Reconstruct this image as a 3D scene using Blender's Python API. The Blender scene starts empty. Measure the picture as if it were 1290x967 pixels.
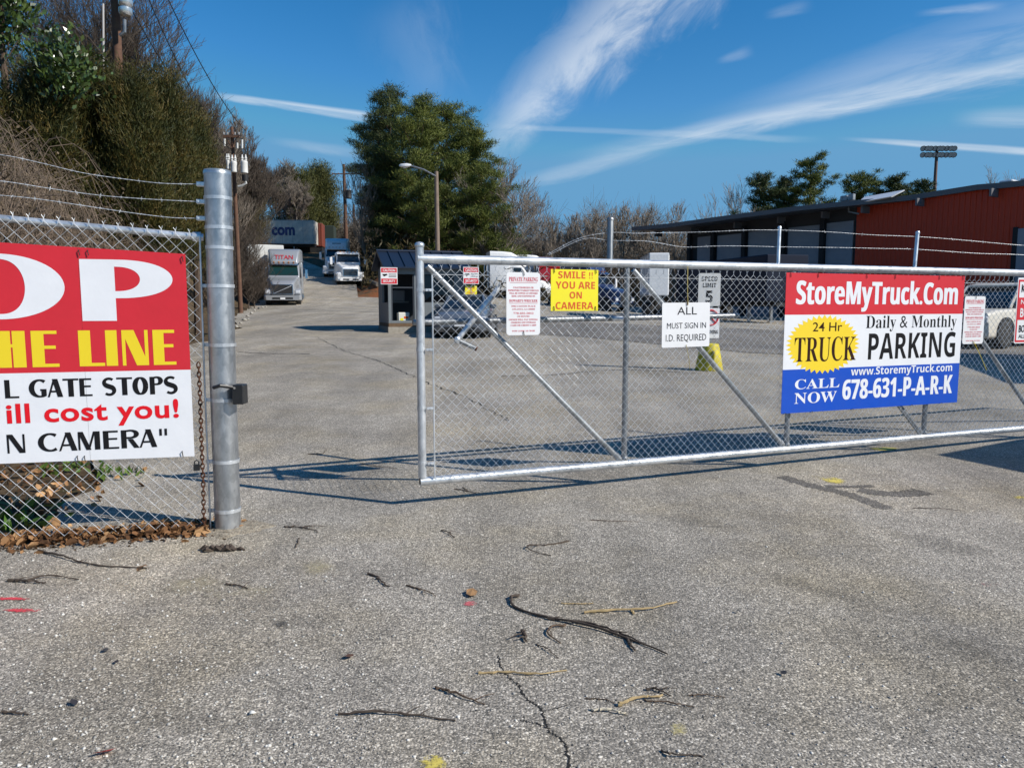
import bpy, math, random
import numpy as np
from mathutils import Matrix, Vector
random.seed(7)
S = bpy.context.scene
COL = S.collection
R = math.radians

# ------------------------------------------------------------------ camera
F, CX, CY, H, HOR = 930.0, 645.0, 483.5, 1.55, 385.0
PITCH = math.atan((CY - HOR) / F)
cam = bpy.data.cameras.new('camera'); cam.sensor_width = 36.0; cam.lens = F / 1290 * 36.0
cam.clip_start = 0.05; cam.clip_end = 3000
camo = bpy.data.objects.new('camera', cam); COL.objects.link(camo)
camo.location = (0, 0, H); camo.rotation_euler = (math.pi / 2 - PITCH, 0, 0)
S.camera = camo
S.render.resolution_x, S.render.resolution_y = 1024, 767

# ------------------------------------------------------------------ sun, sky, exposure
SUN_EL = R(36.0)
LX, LY = 0.930, -0.367                      # horizontal direction towards the sun
SUN_STRENGTH, SKY_STRENGTH = 5.0, 0.085
sun = bpy.data.lights.new('sun', 'SUN'); sun.energy = SUN_STRENGTH; sun.angle = R(0.5); sun.color = (1.0, 0.95, 0.87)
suno = bpy.data.objects.new('sun', sun); COL.objects.link(suno)
sd = Vector((LX * math.cos(SUN_EL), LY * math.cos(SUN_EL), math.sin(SUN_EL)))
suno.rotation_euler = sd.to_track_quat('Z', 'Y').to_euler(); suno.location = (20, -10, 30)
S.view_settings.view_transform = 'Standard'; S.view_settings.look = 'None'
S.view_settings.exposure = 0.17; S.view_settings.gamma = 1.0
S.view_settings.use_curve_mapping = False
S.cycles.max_bounces = 6; S.cycles.diffuse_bounces = 2; S.cycles.glossy_bounces = 3; S.cycles.transparent_max_bounces = 8

W = bpy.data.worlds.new('World'); S.world = W; W.use_nodes = True
nt = W.node_tree; N = nt.nodes; LK = nt.links
bg = N['Background']; bg.inputs[1].default_value = SKY_STRENGTH
sky = N.new('ShaderNodeTexSky'); sky.sky_type = 'NISHITA'; sky.sun_disc = False
sky.sun_elevation = SUN_EL; sky.sun_rotation = math.atan2(LX, LY)
sky.altitude = 300; sky.air_density = 1.0; sky.dust_density = 0.1; sky.ozone_density = 2.2
def wmath(op, a, b=None, c=None, clamp=False):
    n = N.new('ShaderNodeMath'); n.operation = op; n.use_clamp = clamp
    for i, v in enumerate((a, b, c)):
        if v is None: continue
        if isinstance(v, (int, float)): n.inputs[i].default_value = v
        else: LK.new(v, n.inputs[i])
    return n.outputs[0]
def wsmooth(x, a, b):
    n = N.new('ShaderNodeMapRange'); n.interpolation_type = 'SMOOTHSTEP'
    LK.new(x, n.inputs[0]); n.inputs[1].default_value = a; n.inputs[2].default_value = b
    return n.outputs[0]
tc = N.new('ShaderNodeTexCoord'); sx = N.new('ShaderNodeSeparateXYZ'); LK.new(tc.outputs['Generated'], sx.inputs[0])
ysafe = wmath('MAXIMUM', sx.outputs[1], 0.05)
U = wmath('DIVIDE', sx.outputs[0], ysafe); V = wmath('DIVIDE', sx.outputs[2], ysafe)
def uvdir(px, py):
    u = (px - CX) / F; v = (CY - py) / F
    c, s = math.cos(PITCH), math.sin(PITCH)
    y = c + v * s; z = -s + v * c
    return u / y, z / y
def streak(p0, p1, w0, w1, amp, nscale=7.0, stretch=0.22, sharp=0.35, fade0=0.12, fade1=0.12, seed=0.0):
    """one cirrus band between two directions of the sky"""
    a = uvdir(*p0); b = uvdir(*p1)
    dx, dy = b[0] - a[0], b[1] - a[1]; L = math.hypot(dx, dy); ex, ey = dx / L, dy / L
    ru = wmath('SUBTRACT', U, a[0]); rv = wmath('SUBTRACT', V, a[1])
    t = wmath('ADD', wmath('MULTIPLY', ru, ex), wmath('MULTIPLY', rv, ey))
    d = wmath('ADD', wmath('MULTIPLY', ru, -ey), wmath('MULTIPLY', rv, ex))
    cb = N.new('ShaderNodeCombineXYZ')
    LK.new(wmath('MULTIPLY', t, stretch * nscale), cb.inputs[0]); LK.new(wmath('MULTIPLY', d, nscale * 1.6), cb.inputs[1]); cb.inputs[2].default_value = seed
    nz = N.new('ShaderNodeTexNoise'); nz.inputs['Scale'].default_value = 3.0; nz.inputs['Detail'].default_value = 7; nz.inputs['Roughness'].default_value = 0.66; nz.inputs['Distortion'].default_value = 0.7
    LK.new(cb.outputs[0], nz.inputs['Vector'])
    tn = wmath('DIVIDE', t, L)
    wd = wmath('MULTIPLY_ADD', tn, (w1 - w0) / F, w0 / F)
    wob = wmath('MULTIPLY', wmath('SUBTRACT', nz.outputs[0], 0.5), wmath('MULTIPLY', wd, 1.6))
    q = wmath('DIVIDE', wmath('ABSOLUTE', wmath('ADD', d, wob)), wmath('MAXIMUM', wd, 0.0008))
    band = wmath('SUBTRACT', 1.0, wsmooth(q, sharp, 1.25))
    ends = wmath('MULTIPLY', wsmooth(tn, -0.02, fade0), wmath('SUBTRACT', 1.0, wsmooth(tn, 1.0 - fade1, 1.05)))
    body = wsmooth(nz.outputs[0], 0.08, 0.78)
    return wmath('MULTIPLY', wmath('MULTIPLY', band, ends), wmath('MULTIPLY', body, amp))
streaks = [
    streak((585, 215), (862, -60), 24, 70, 0.66, 4.5, 0.75, 0.0, 0.35, 0.02, 1.0),
    streak((560, 150), (500, -10), 40, 60, 0.10, 5, 0.6, 0.0, 0.4, 0.3, 7.0),
    streak((690, 205), (1400, 62), 10, 18, 0.55, 8, 0.2, 0.15, 0.35, 0.0, 2.0),
    streak((840, 165), (1400, 20), 14, 62, 0.30, 6, 0.2, 0.1, 0.5, 0.0, 3.0),
    streak((600, 158), (1030, 176), 3, 5, 0.2, 12, 0.1, 0.2, 0.25, 0.2, 4.0),
    streak((255, 118), (470, 148), 4, 7, 0.75, 12, 0.1, 0.3, 0.3, 0.1, 5.0),
    streak((1055, 174), (1400, 198), 2.5, 7, 0.62, 10, 0.08, 0.3, 0.3, 0.0, 6.0),
    streak((1195, 150), (1400, 143), 10, 16, 0.34, 8, 0.2, 0.1, 0.3, 0.0, 8.0),
    streak((640, 235), (860, 178), 9, 14, 0.28, 9, 0.2, 0.1, 0.3, 0.3, 9.0),
    streak((1150, 18), (1270, 6), 4, 7, 0.30, 9, 0.2, 0.1, 0.4, 0.4, 10.0),
    streak((330, 176), (470, 196), 6, 9, 0.22, 9, 0.2, 0.1, 0.4, 0.4, 11.0),
    streak((900, 78), (950, 62), 4, 9, 0.16, 9, 0.2, 0.1, 0.4, 0.4, 12.0),
    streak((960, 20), (1025, 4), 5, 9, 0.14, 9, 0.2, 0.1, 0.4, 0.4, 13.0),
]
tot = streaks[0]
for q in streaks[1:]: tot = wmath('ADD', tot, q)
tot = wmath('MULTIPLY', wmath('MINIMUM', tot, 0.8), wsmooth(sx.outputs[1], 0.05, 0.3))
hs = N.new('ShaderNodeHueSaturation'); hs.inputs['Hue'].default_value = 0.5; hs.inputs['Saturation'].default_value = 1.42; hs.inputs['Value'].default_value = 1.4
LK.new(sky.outputs[0], hs.inputs['Color'])
cap = N.new('ShaderNodeVectorMath'); cap.operation = 'MINIMUM'; LK.new(hs.outputs[0], cap.inputs[0]); cap.inputs[1].default_value = (1.45, 3.75, 6.4)
mx = N.new('ShaderNodeMix'); mx.data_type = 'RGBA'
LK.new(tot, mx.inputs[0]); LK.new(cap.outputs[0], mx.inputs[6]); mx.inputs[7].default_value = (9.0, 9.6, 10.2, 1)
LK.new(mx.outputs[2], bg.inputs[0])

# ------------------------------------------------------------------ view helpers (pixel of the photograph -> point of the place)
cP, sP = math.cos(PITCH), math.sin(PITCH)
def ray(px, py):
    u = (px - CX) / F; v = (CY - py) / F
    return Vector((u, cP + v * sP, -sP + v * cP))
def at(px, py, Y):
    r = ray(px, py); return Vector((0, 0, H)) + r * (Y / r.y)

# ------------------------------------------------------------------ terrain
LT = ([-60, 6, 14, 25, 27, 50, 58, 66, 73, 82, 90, 105, 140, 400], [0, 0, .28, .60, .68, 1.55, 2.4, 3.45, 4.5, 6.6, 8.0, 9.0, 11, 16])
RT = ([-60, 6, 14, 25, 40, 68, 140, 400], [0, 0, .2, .33, .5, .9, 1.3, 3])
LE = ([-60, 0, 4, 6, 7, 9, 16, 27, 35, 50, 66, 80, 92, 120, 400], [-14, -9, -5, -4, -4.3, -5.5, -8.6, -11.2, -14.2, -18.2, -22, -34, -46, -52, -60])
def sstep(a, b, x):
    t = np.clip((x - a) / (b - a), 0, 1); return t * t * (3 - 2 * t)
def T(x, y):
    x = np.asarray(x, float); y = np.asarray(y, float)
    t = sstep(-14, 20, x)
    z = np.interp(y, *LT) * (1 - t) + np.interp(y, *RT) * t
    d = np.interp(y, *LE) - 0.6 - x
    z = z + 4.5 * sstep(0.0, 6.5, d) + 0.16 * np.maximum(d - 6, 0)
    m = sstep(57, 63, y) * sstep(-12.6, -10.4, x) * (1 - sstep(-8, -1, x)) * (1 - sstep(85, 110, y))
    z = z + 1.7 * m
    return z
def Tz(x, y): return float(T(x, y))
PAVE = 0.03
def gnd(px, py, lift=PAVE):
    r = ray(px, py); o = Vector((0, 0, H)); t = 0.5
    prev = t
    while t < 400:
        p = o + r * t
        if p.z < Tz(p.x, p.y) + lift: break
        prev = t; t *= 1.03
    lo, hi = prev, t
    for _ in range(30):
        m = (lo + hi) / 2; p = o + r * m
        if p.z < Tz(p.x, p.y) + lift: hi = m
        else: lo = m
    p = o + r * lo
    return Vector((p.x, p.y, Tz(p.x, p.y) + lift))

# ------------------------------------------------------------------ materials
MATS = {}
def mat(name, color, rough=0.6, metal=0.0, noise=None, spec=0.5, bump=0.0, bscale=40.0, island=0.0, coat=0.0, trans=0.0, scale=8.0):
    """plain procedural material; noise = (second colour, amount) broken up by a noise, island = value spread between loose pieces"""
    if name in MATS: return MATS[name]
    m = bpy.data.materials.new(name); m.use_nodes = True
    n = m.node_tree.nodes; l = m.node_tree.links; b = n['Principled BSDF']
    b.inputs['Roughness'].default_value = rough; b.inputs['Metallic'].default_value = metal
    b.inputs['Specular IOR Level'].default_value = spec
    if coat: b.inputs['Coat Weight'].default_value = coat
    c = (*color, 1)
    b.inputs['Base Color'].default_value = c
    tcn = n.new('ShaderNodeTexCoord')
    out = None
    if noise:
        c2, amt = noise
        nz = n.new('ShaderNodeTexNoise'); nz.inputs['Scale'].default_value = scale; nz.inputs['Detail'].default_value = 6; nz.inputs['Roughness'].default_value = .65
        l.new(tcn.outputs['Object'], nz.inputs['Vector'])
        mr = n.new('ShaderNodeMapRange'); mr.inputs[1].default_value = .35; mr.inputs[2].default_value = .7; mr.inputs[4].default_value = amt
        l.new(nz.outputs[0], mr.inputs[0])
        mi = n.new('ShaderNodeMix'); mi.data_type = 'RGBA'; l.new(mr.outputs[0], mi.inputs[0])
        mi.inputs[6].default_value = c; mi.inputs[7].default_value = (*c2, 1); out = mi.outputs[2]
        rr = n.new('ShaderNodeMapRange'); rr.inputs[3].default_value = max(rough - .08, 0.02); rr.inputs[4].default_value = min(rough + .12, 1)
        l.new(nz.outputs[0], rr.inputs[0]); l.new(rr.outputs[0], b.inputs['Roughness'])
    if island:
        g = n.new('ShaderNodeNewGeometry'); hsn = n.new('ShaderNodeHueSaturation')
        mr2 = n.new('ShaderNodeMapRange'); mr2.inputs[3].default_value = 1 - island; mr2.inputs[4].default_value = 1 + island
        l.new(g.outputs['Random Per Island'], mr2.inputs[0]); l.new(mr2.outputs[0], hsn.inputs['Value'])
        if out is None: hsn.inputs['Color'].default_value = c
        else: l.new(out, hsn.inputs['Color'])
        out = hsn.outputs[0]
    if out is not None: l.new(out, b.inputs['Base Color'])
    if bump:
        nb = n.new('ShaderNodeTexNoise'); nb.inputs['Scale'].default_value = bscale; nb.inputs['Detail'].default_value = 5
        l.new(tcn.outputs['Object'], nb.inputs['Vector'])
        bp = n.new('ShaderNodeBump'); bp.inputs['Strength'].default_value = bump; bp.inputs['Distance'].default_value = .02
        l.new(nb.outputs[0], bp.inputs['Height']); l.new(bp.outputs[0], b.inputs['Normal'])
    if trans: b.inputs['Transmission Weight'].default_value = trans
    MATS[name] = m
    return m

def leaf_mat(name, c1, c2, c3, rough=0.6, spec=0.25):
    """foliage: three kind colours mixed by a per-leaf random and a clump-sized noise"""
    m = bpy.data.materials.new(name); m.use_nodes = True
    n = m.node_tree.nodes; l = m.node_tree.links; b = n['Principled BSDF']
    b.inputs['Roughness'].default_value = rough; b.inputs['Specular IOR Level'].default_value = spec
    g = n.new('ShaderNodeNewGeometry'); tcn = n.new('ShaderNodeTexCoord')
    nz = n.new('ShaderNodeTexNoise'); nz.inputs['Scale'].default_value = 1.6; nz.inputs['Detail'].default_value = 4
    l.new(tcn.outputs['Object'], nz.inputs['Vector'])
    a = n.new('ShaderNodeMath'); a.operation = 'MULTIPLY_ADD'; l.new(g.outputs['Random Per Island'], a.inputs[0]); a.inputs[1].default_value = .55
    s = n.new('ShaderNodeMath'); s.operation = 'MULTIPLY_ADD'; l.new(nz.outputs[0], s.inputs[0]); s.inputs[1].default_value = 1.6; s.inputs[2].default_value = -.55
    l.new(s.outputs[0], a.inputs[2])
    cr = n.new('ShaderNodeValToRGB'); e = cr.color_ramp.elements
    e[0].position = .1; e[0].color = (*c1, 1); e[1].position = .95; e[1].color = (*c3, 1)
    k = e.new(.5); k.color = (*c2, 1)
    l.new(a.outputs[0], cr.inputs[0]); l.new(cr.outputs[0], b.inputs['Base Color'])
    return m

def asphalt_mat(name, tint=(1, 1, 1), dark=0.0):
    m = bpy.data.materials.new(name); m.use_nodes = True
    n = m.node_tree.nodes; l = m.node_tree.links; b = n['Principled BSDF']
    b.inputs['Roughness'].default_value = .85; b.inputs['Specular IOR Level'].default_value = .35
    tcn = n.new('ShaderNodeTexCoord'); P = tcn.outputs['Object']
    # stone chips
    vo = n.new('ShaderNodeTexVoronoi'); vo.inputs['Scale'].default_value = 85; vo.inputs['Randomness'].default_value = 1
    vo2 = n.new('ShaderNodeTexVoronoi'); vo2.inputs['Scale'].default_value = 190
    wv = n.new('ShaderNodeTexNoise'); wv.inputs['Scale'].default_value = 60; wv.inputs['Detail'].default_value = 2
    l.new(P, wv.inputs['Vector'])
    va = n.new('ShaderNodeVectorMath'); va.operation = 'SCALE'; va.inputs['Scale'].default_value = .012; l.new(wv.outputs['Color'], va.inputs[0])
    vb = n.new('ShaderNodeVectorMath'); vb.operation = 'ADD'; l.new(P, vb.inputs[0]); l.new(va.outputs[0], vb.inputs[1])
    l.new(vb.outputs[0], vo.inputs['Vector']); l.new(vb.outputs[0], vo2.inputs['Vector'])
    def ramp(src, stops):
        cr = n.new('ShaderNodeValToRGB'); e = cr.color_ramp.elements
        e[0].position, e[0].color = stops[0][0], (*stops[0][1], 1); e[1].position, e[1].color = stops[-1][0], (*stops[-1][1], 1)
        for p, c in stops[1:-1]:
            k = e.new(p); k.color = (*c, 1)
        l.new(src, cr.inputs[0]); return cr.outputs[0]
    def g(v, w=0.0): return (v * (1 + w) * tint[0], v * tint[1], v * (1 - w) * tint[2])
    sep = n.new('ShaderNodeSeparateColor'); l.new(vo.outputs['Color'], sep.inputs[0])
    sep2 = n.new('ShaderNodeSeparateColor'); l.new(vo2.outputs['Color'], sep2.inputs[0])
    chips = ramp(sep.outputs[0], [(0, g(.055)), (.25, g(.10, .04)), (.5, g(.155, .03)), (.75, g(.24, .05)), (.93, g(.34, .04)), (1, g(.54, .02))])
    fines = ramp(sep2.outputs[0], [(0, g(.05)), (.5, g(.13, .04)), (.85, g(.24, .05)), (1, g(.46, .03))])
    mi = n.new('ShaderNodeMix'); mi.data_type = 'RGBA'
    edge = n.new('ShaderNodeMapRange'); edge.inputs[1].default_value = .25; edge.inputs[2].default_value = .62; l.new(vo.outputs['Distance'], edge.inputs[0])
    l.new(edge.outputs[0], mi.inputs[0]); l.new(chips, mi.inputs[6]); l.new(fines, mi.inputs[7])
    # large blotches, dusty tan and darker tar
    def noi(sc, det=5, ro=.6, vec=None):
        q = n.new('ShaderNodeTexNoise'); q.inputs['Scale'].default_value = sc; q.inputs['Detail'].default_value = det; q.inputs['Roughness'].default_value = ro
        l.new(vec if vec else P, q.inputs['Vector']); return q.outputs[0]
    def rng(src, a, b_, lo, hi):
        q = n.new('ShaderNodeMapRange'); q.inputs[1].default_value = a; q.inputs[2].default_value = b_; q.inputs[3].default_value = lo; q.inputs[4].default_value = hi
        l.new(src, q.inputs[0]); return q.outputs[0]
    mp = n.new('ShaderNodeMapping'); mp.inputs['Scale'].default_value = (1, .07, 1); mp.inputs['Rotation'].default_value = (0, 0, .12); l.new(P, mp.inputs['Vector'])
    v1 = rng(noi(.55, 6), .3, .72, 1.2, 1.95); v2 = rng(noi(2.6, 6, .7), .3, .72, .84, 1.14); v3 = rng(noi(1.1, 5, .6, mp.outputs[0]), .35, .7, .78, 1.16)
    mu = n.new('ShaderNodeMath'); mu.operation = 'MULTIPLY'; l.new(v1, mu.inputs[0]); l.new(v2, mu.inputs[1])
    mu2 = n.new('ShaderNodeMath'); mu2.operation = 'MULTIPLY'; l.new(mu.outputs[0], mu2.inputs[0]); l.new(v3, mu2.inputs[1])
    mu3 = n.new('ShaderNodeMath'); mu3.operation = 'MULTIPLY'; l.new(mu2.outputs[0], mu3.inputs[0]); mu3.inputs[1].default_value = 1 - dark
    hv = n.new('ShaderNodeHueSaturation'); l.new(mi.outputs[2], hv.inputs['Color']); l.new(mu3.outputs[0], hv.inputs['Value'])
    tan = n.new('ShaderNodeMix'); tan.data_type = 'RGBA'; tan.blend_type = 'MULTIPLY'
    l.new(rng(noi(.8, 5, .6), .45, .72, 0, .8), tan.inputs[0]); l.new(hv.outputs[0], tan.inputs[6]); tan.inputs[7].default_value = (1.0, .93, .76, 1)
    l.new(tan.outputs[2], b.inputs['Base Color'])
    hmix = n.new('ShaderNodeMath'); hmix.operation = 'MULTIPLY_ADD'; l.new(sep.outputs[1], hmix.inputs[0]); hmix.inputs[1].default_value = .6
    inv = n.new('ShaderNodeMath'); inv.operation = 'SUBTRACT'; inv.inputs[0].default_value = .6; l.new(vo.outputs['Distance'], inv.inputs[1]); l.new(inv.outputs[0], hmix.inputs[2])
    bp = n.new('ShaderNodeBump'); bp.inputs['Strength'].default_value = .55; bp.inputs['Distance'].default_value = .005
    l.new(hmix.outputs[0], bp.inputs['Height']); l.new(bp.outputs[0], b.inputs['Normal'])
    return m

def ground_mat():
    m = bpy.data.materials.new('hillside_soil'); m.use_nodes = True
    n = m.node_tree.nodes; l = m.node_tree.links; b = n['Principled BSDF']; b.inputs['Roughness'].default_value = .95; b.inputs['Specular IOR Level'].default_value = .15
    P = n.new('ShaderNodeTexCoord').outputs['Object']
    def noi(sc, det=8, ro=.7):
        q = n.new('ShaderNodeTexNoise'); q.inputs['Scale'].default_value = sc; q.inputs['Detail'].default_value = det; q.inputs['Roughness'].default_value = ro; l.new(P, q.inputs['Vector']); return q.outputs[0]
    cr = n.new('ShaderNodeValToRGB'); e = cr.color_ramp.elements
    e[0].position = .3; e[0].color = (.03, .022, .013, 1); e[1].position = .75; e[1].color = (.2, .145, .09, 1)
    k = e.new(.5); k.color = (.095, .066, .038, 1)
    l.new(noi(6), cr.inputs[0])
    sx_ = n.new('ShaderNodeSeparateXYZ'); l.new(P, sx_.inputs[0])
    # bare red clay on the cut bank between the road and the pines
    def rg(src, a, c, lo=0, hi=1):
        q = n.new('ShaderNodeMapRange'); q.interpolation_type = 'SMOOTHSTEP'; q.inputs[1].default_value = a; q.inputs[2].default_value = c; q.inputs[3].default_value = lo; q.inputs[4].default_value = hi; l.new(src, q.inputs[0]); return q.outputs[0]
    def mul(a, c):
        q = n.new('ShaderNodeMath'); q.operation = 'MULTIPLY'; l.new(a, q.inputs[0]); l.new(c, q.inputs[1]); return q.outputs[0]
    k1 = mul(mul(rg(sx_.outputs[0], -16, -13), rg(sx_.outputs[0], -6, -2, 1, 0)), mul(rg(sx_.outputs[1], 52, 56), rg(sx_.outputs[1], 84, 92, 1, 0)))
    k1 = mul(k1, rg(noi(.6, 5), .38, .5))
    mi = n.new('ShaderNodeMix'); mi.data_type = 'RGBA'; l.new(k1, mi.inputs[0]); l.new(cr.outputs[0], mi.inputs[6]); mi.inputs[7].default_value = (.2, .075, .032, 1)
    # patches of low grass
    mg = n.new('ShaderNodeMix'); mg.data_type = 'RGBA'; l.new(rg(noi(1.3, 6), .56, .68, 0, .7), mg.inputs[0]); l.new(mi.outputs[2], mg.inputs[6]); mg.inputs[7].default_value = (.055, .075, .02, 1)
    l.new(mg.outputs[2], b.inputs['Base Color'])
    bp = n.new('ShaderNodeBump'); bp.inputs['Strength'].default_value = .8; bp.inputs['Distance'].default_value = .06; l.new(noi(14), bp.inputs['Height']); l.new(bp.outputs[0], b.inputs['Normal'])
    return m

def galv_mat(name, base=.5, rough=.34, spangle=35.0, metal=.6):
    m = bpy.data.materials.new(name); m.use_nodes = True
    n = m.node_tree.nodes; l = m.node_tree.links; b = n['Principled BSDF']; b.inputs['Metallic'].default_value = metal
    P = n.new('ShaderNodeTexCoord').outputs['Object']
    mp = n.new('ShaderNodeMapping'); mp.inputs['Scale'].default_value = (1, 1, .55); l.new(P, mp.inputs['Vector'])
    v = n.new('ShaderNodeTexVoronoi'); v.inputs['Scale'].default_value = spangle; l.new(mp.outputs[0], v.inputs['Vector'])
    z = n.new('ShaderNodeTexNoise'); z.inputs['Scale'].default_value = 6; z.inputs['Detail'].default_value = 7; z.inputs['Roughness'].default_value = .7; l.new(mp.outputs[0], z.inputs['Vector'])
    sp = n.new('ShaderNodeSeparateColor'); l.new(v.outputs['Color'], sp.inputs[0])
    ad = n.new('ShaderNodeMath'); ad.operation = 'MULTIPLY_ADD'; l.new(sp.outputs[0], ad.inputs[0]); ad.inputs[1].default_value = .13; l.new(z.outputs[0], ad.inputs[2])
    cr = n.new('ShaderNodeValToRGB'); e = cr.color_ramp.elements
    e[0].position = .35; e[0].color = (base * .62, base * .66, base * .7, 1); e[1].position = .8; e[1].color = (base * 1.3, base * 1.33, base * 1.36, 1)
    l.new(ad.outputs[0], cr.inputs[0]); l.new(cr.outputs[0], b.inputs['Base Color'])
    rr = n.new('ShaderNodeMapRange'); rr.inputs[1].default_value = .3; rr.inputs[2].default_value = 1; rr.inputs[3].default_value = rough - .07; rr.inputs[4].default_value = rough + .16
    l.new(ad.outputs[0], rr.inputs[0]); l.new(rr.outputs[0], b.inputs['Roughness'])
    return m

galv = galv_mat('galvanized_pipe', .68, .34, 30)
galv_post = galv_mat('galvanized_post', .50, .36, 34, .85)
galv_wire = galv_mat('galvanized_wire', .66, .5, 60, .45)
steel_dull_and_shaded = galv_mat('dull_and_shaded_steel', .30, .45, 20, .75)  # dull steel parts; on the gate uprights its dark tone imitates mesh shadow
shaded_brace_steel = galv_mat('shaded_brace_steel', .40, .42, 25, .75)  # pipe colour darkened to stand in for the mesh shadow on the braces
asphalt = asphalt_mat('weathered_asphalt', (1.16, 1.08, .94))
asphalt_dark = asphalt_mat('darker_asphalt', (1.04, .98, .9), .36)
soil = ground_mat()
white_sign = mat('white_sign_face', (.78, .78, .79), .38, noise=((.66, .66, .66), .5), scale=5)
white_vinyl = mat('white_vinyl', (.78, .79, .82), .42, bump=.3, bscale=3.5, noise=((.70, .71, .74), .5), scale=4)
red_vinyl = mat('red_vinyl', (.62, .022, .035), .42, bump=.3, bscale=3.5, noise=((.52, .018, .028), .5), scale=4)
yellow_vinyl = mat('yellow_vinyl', (.82, .62, .02), .42)
yellow_sign = mat('yellow_sign_face', (.85, .74, .02), .38, noise=((.75, .64, .03), .5), scale=6)
blue_vinyl = mat('blue_vinyl', (.004, .075, .50), .42, bump=.3, bscale=3.5, noise=((.004, .06, .42), .5), scale=4)
black_ink = mat('black_ink', (.012, .012, .014), .85, spec=.12)
red_ink = mat('red_ink', (.68, .02, .03), .85, spec=.12)
pink_ink = mat('faded_red_ink', (.62, .10, .13), .5)
orange_ink = mat('orange_red_ink', (.66, .09, .012), .5)
black_paint = mat('black_paint', (.012, .013, .015), .35, noise=((.03, .03, .03), .5))
rubber = mat('rubber', (.016, .016, .017), .8, noise=((.045, .042, .038), .5))
chrome = mat('chrome', (.72, .73, .75), .15, 1.0)
glass_dark = mat('dark_glass', (.012, .016, .02), .05, spec=.8)
rust = mat('rusty_iron', (.12, .045, .02), .8, .35, noise=((.045, .02, .012), .9), scale=60, bump=.3, bscale=120)
zip_black = mat('black_zip_tie', (.012, .012, .012), .5)
concrete = mat('concrete', (.36, .33, .28), .9, noise=((.22, .2, .16), .8), scale=9, bump=.5, bscale=60)
foot_m = mat('crumbled_concrete', (.42, .36, .27), .95, noise=((.15, .12, .085), 1.0), scale=26, bump=1.0, bscale=70)
wood_pole = mat('pole_wood', (.085, .04, .024), .85, noise=((.16, .085, .05), .8), scale=5, bump=.3)
grey_wood = mat('grey_pole_wood', (.23, .17, .13), .85, noise=((.15, .11, .085), .8), scale=5, bump=.3)

# ------------------------------------------------------------------ mesh builder
TXT = {}
def serif(s): return ''.join(chr(0x1D400 + ord(c) - 65) if 'A' <= c <= 'Z' else chr(0x1D41A + ord(c) - 97) if 'a' <= c <= 'z' else chr(0x1D7CE + int(c)) if c.isdigit() else c for c in s)
def bold(s): return ''.join(chr(0x1D5D4 + ord(c) - 65) if 'A' <= c <= 'Z' else chr(0x1D5EE + ord(c) - 97) if 'a' <= c <= 'z' else chr(0x1D7EC + int(c)) if c.isdigit() else c for c in s)
def text_mesh(body, offset=0.0, res=3, space=1.0):
    key = (body, offset, res, space)
    if key in TXT: return TXT[key]
    cu = bpy.data.curves.new('lettering_curve', 'FONT'); cu.body = body; cu.offset = offset; cu.resolution_u = res; cu.space_character = space
    ob = bpy.data.objects.new('lettering_curve', cu); COL.objects.link(ob)
    dg = bpy.context.evaluated_depsgraph_get(); me = bpy.data.meshes.new_from_object(ob.evaluated_get(dg), depsgraph=dg)
    v = np.array([p.co[:2] for p in me.vertices]); f = [tuple(p.vertices) for p in me.polygons]
    bpy.data.objects.remove(ob); bpy.data.curves.remove(cu); bpy.data.meshes.remove(me)
    TXT[key] = (v, f); return TXT[key]

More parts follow.
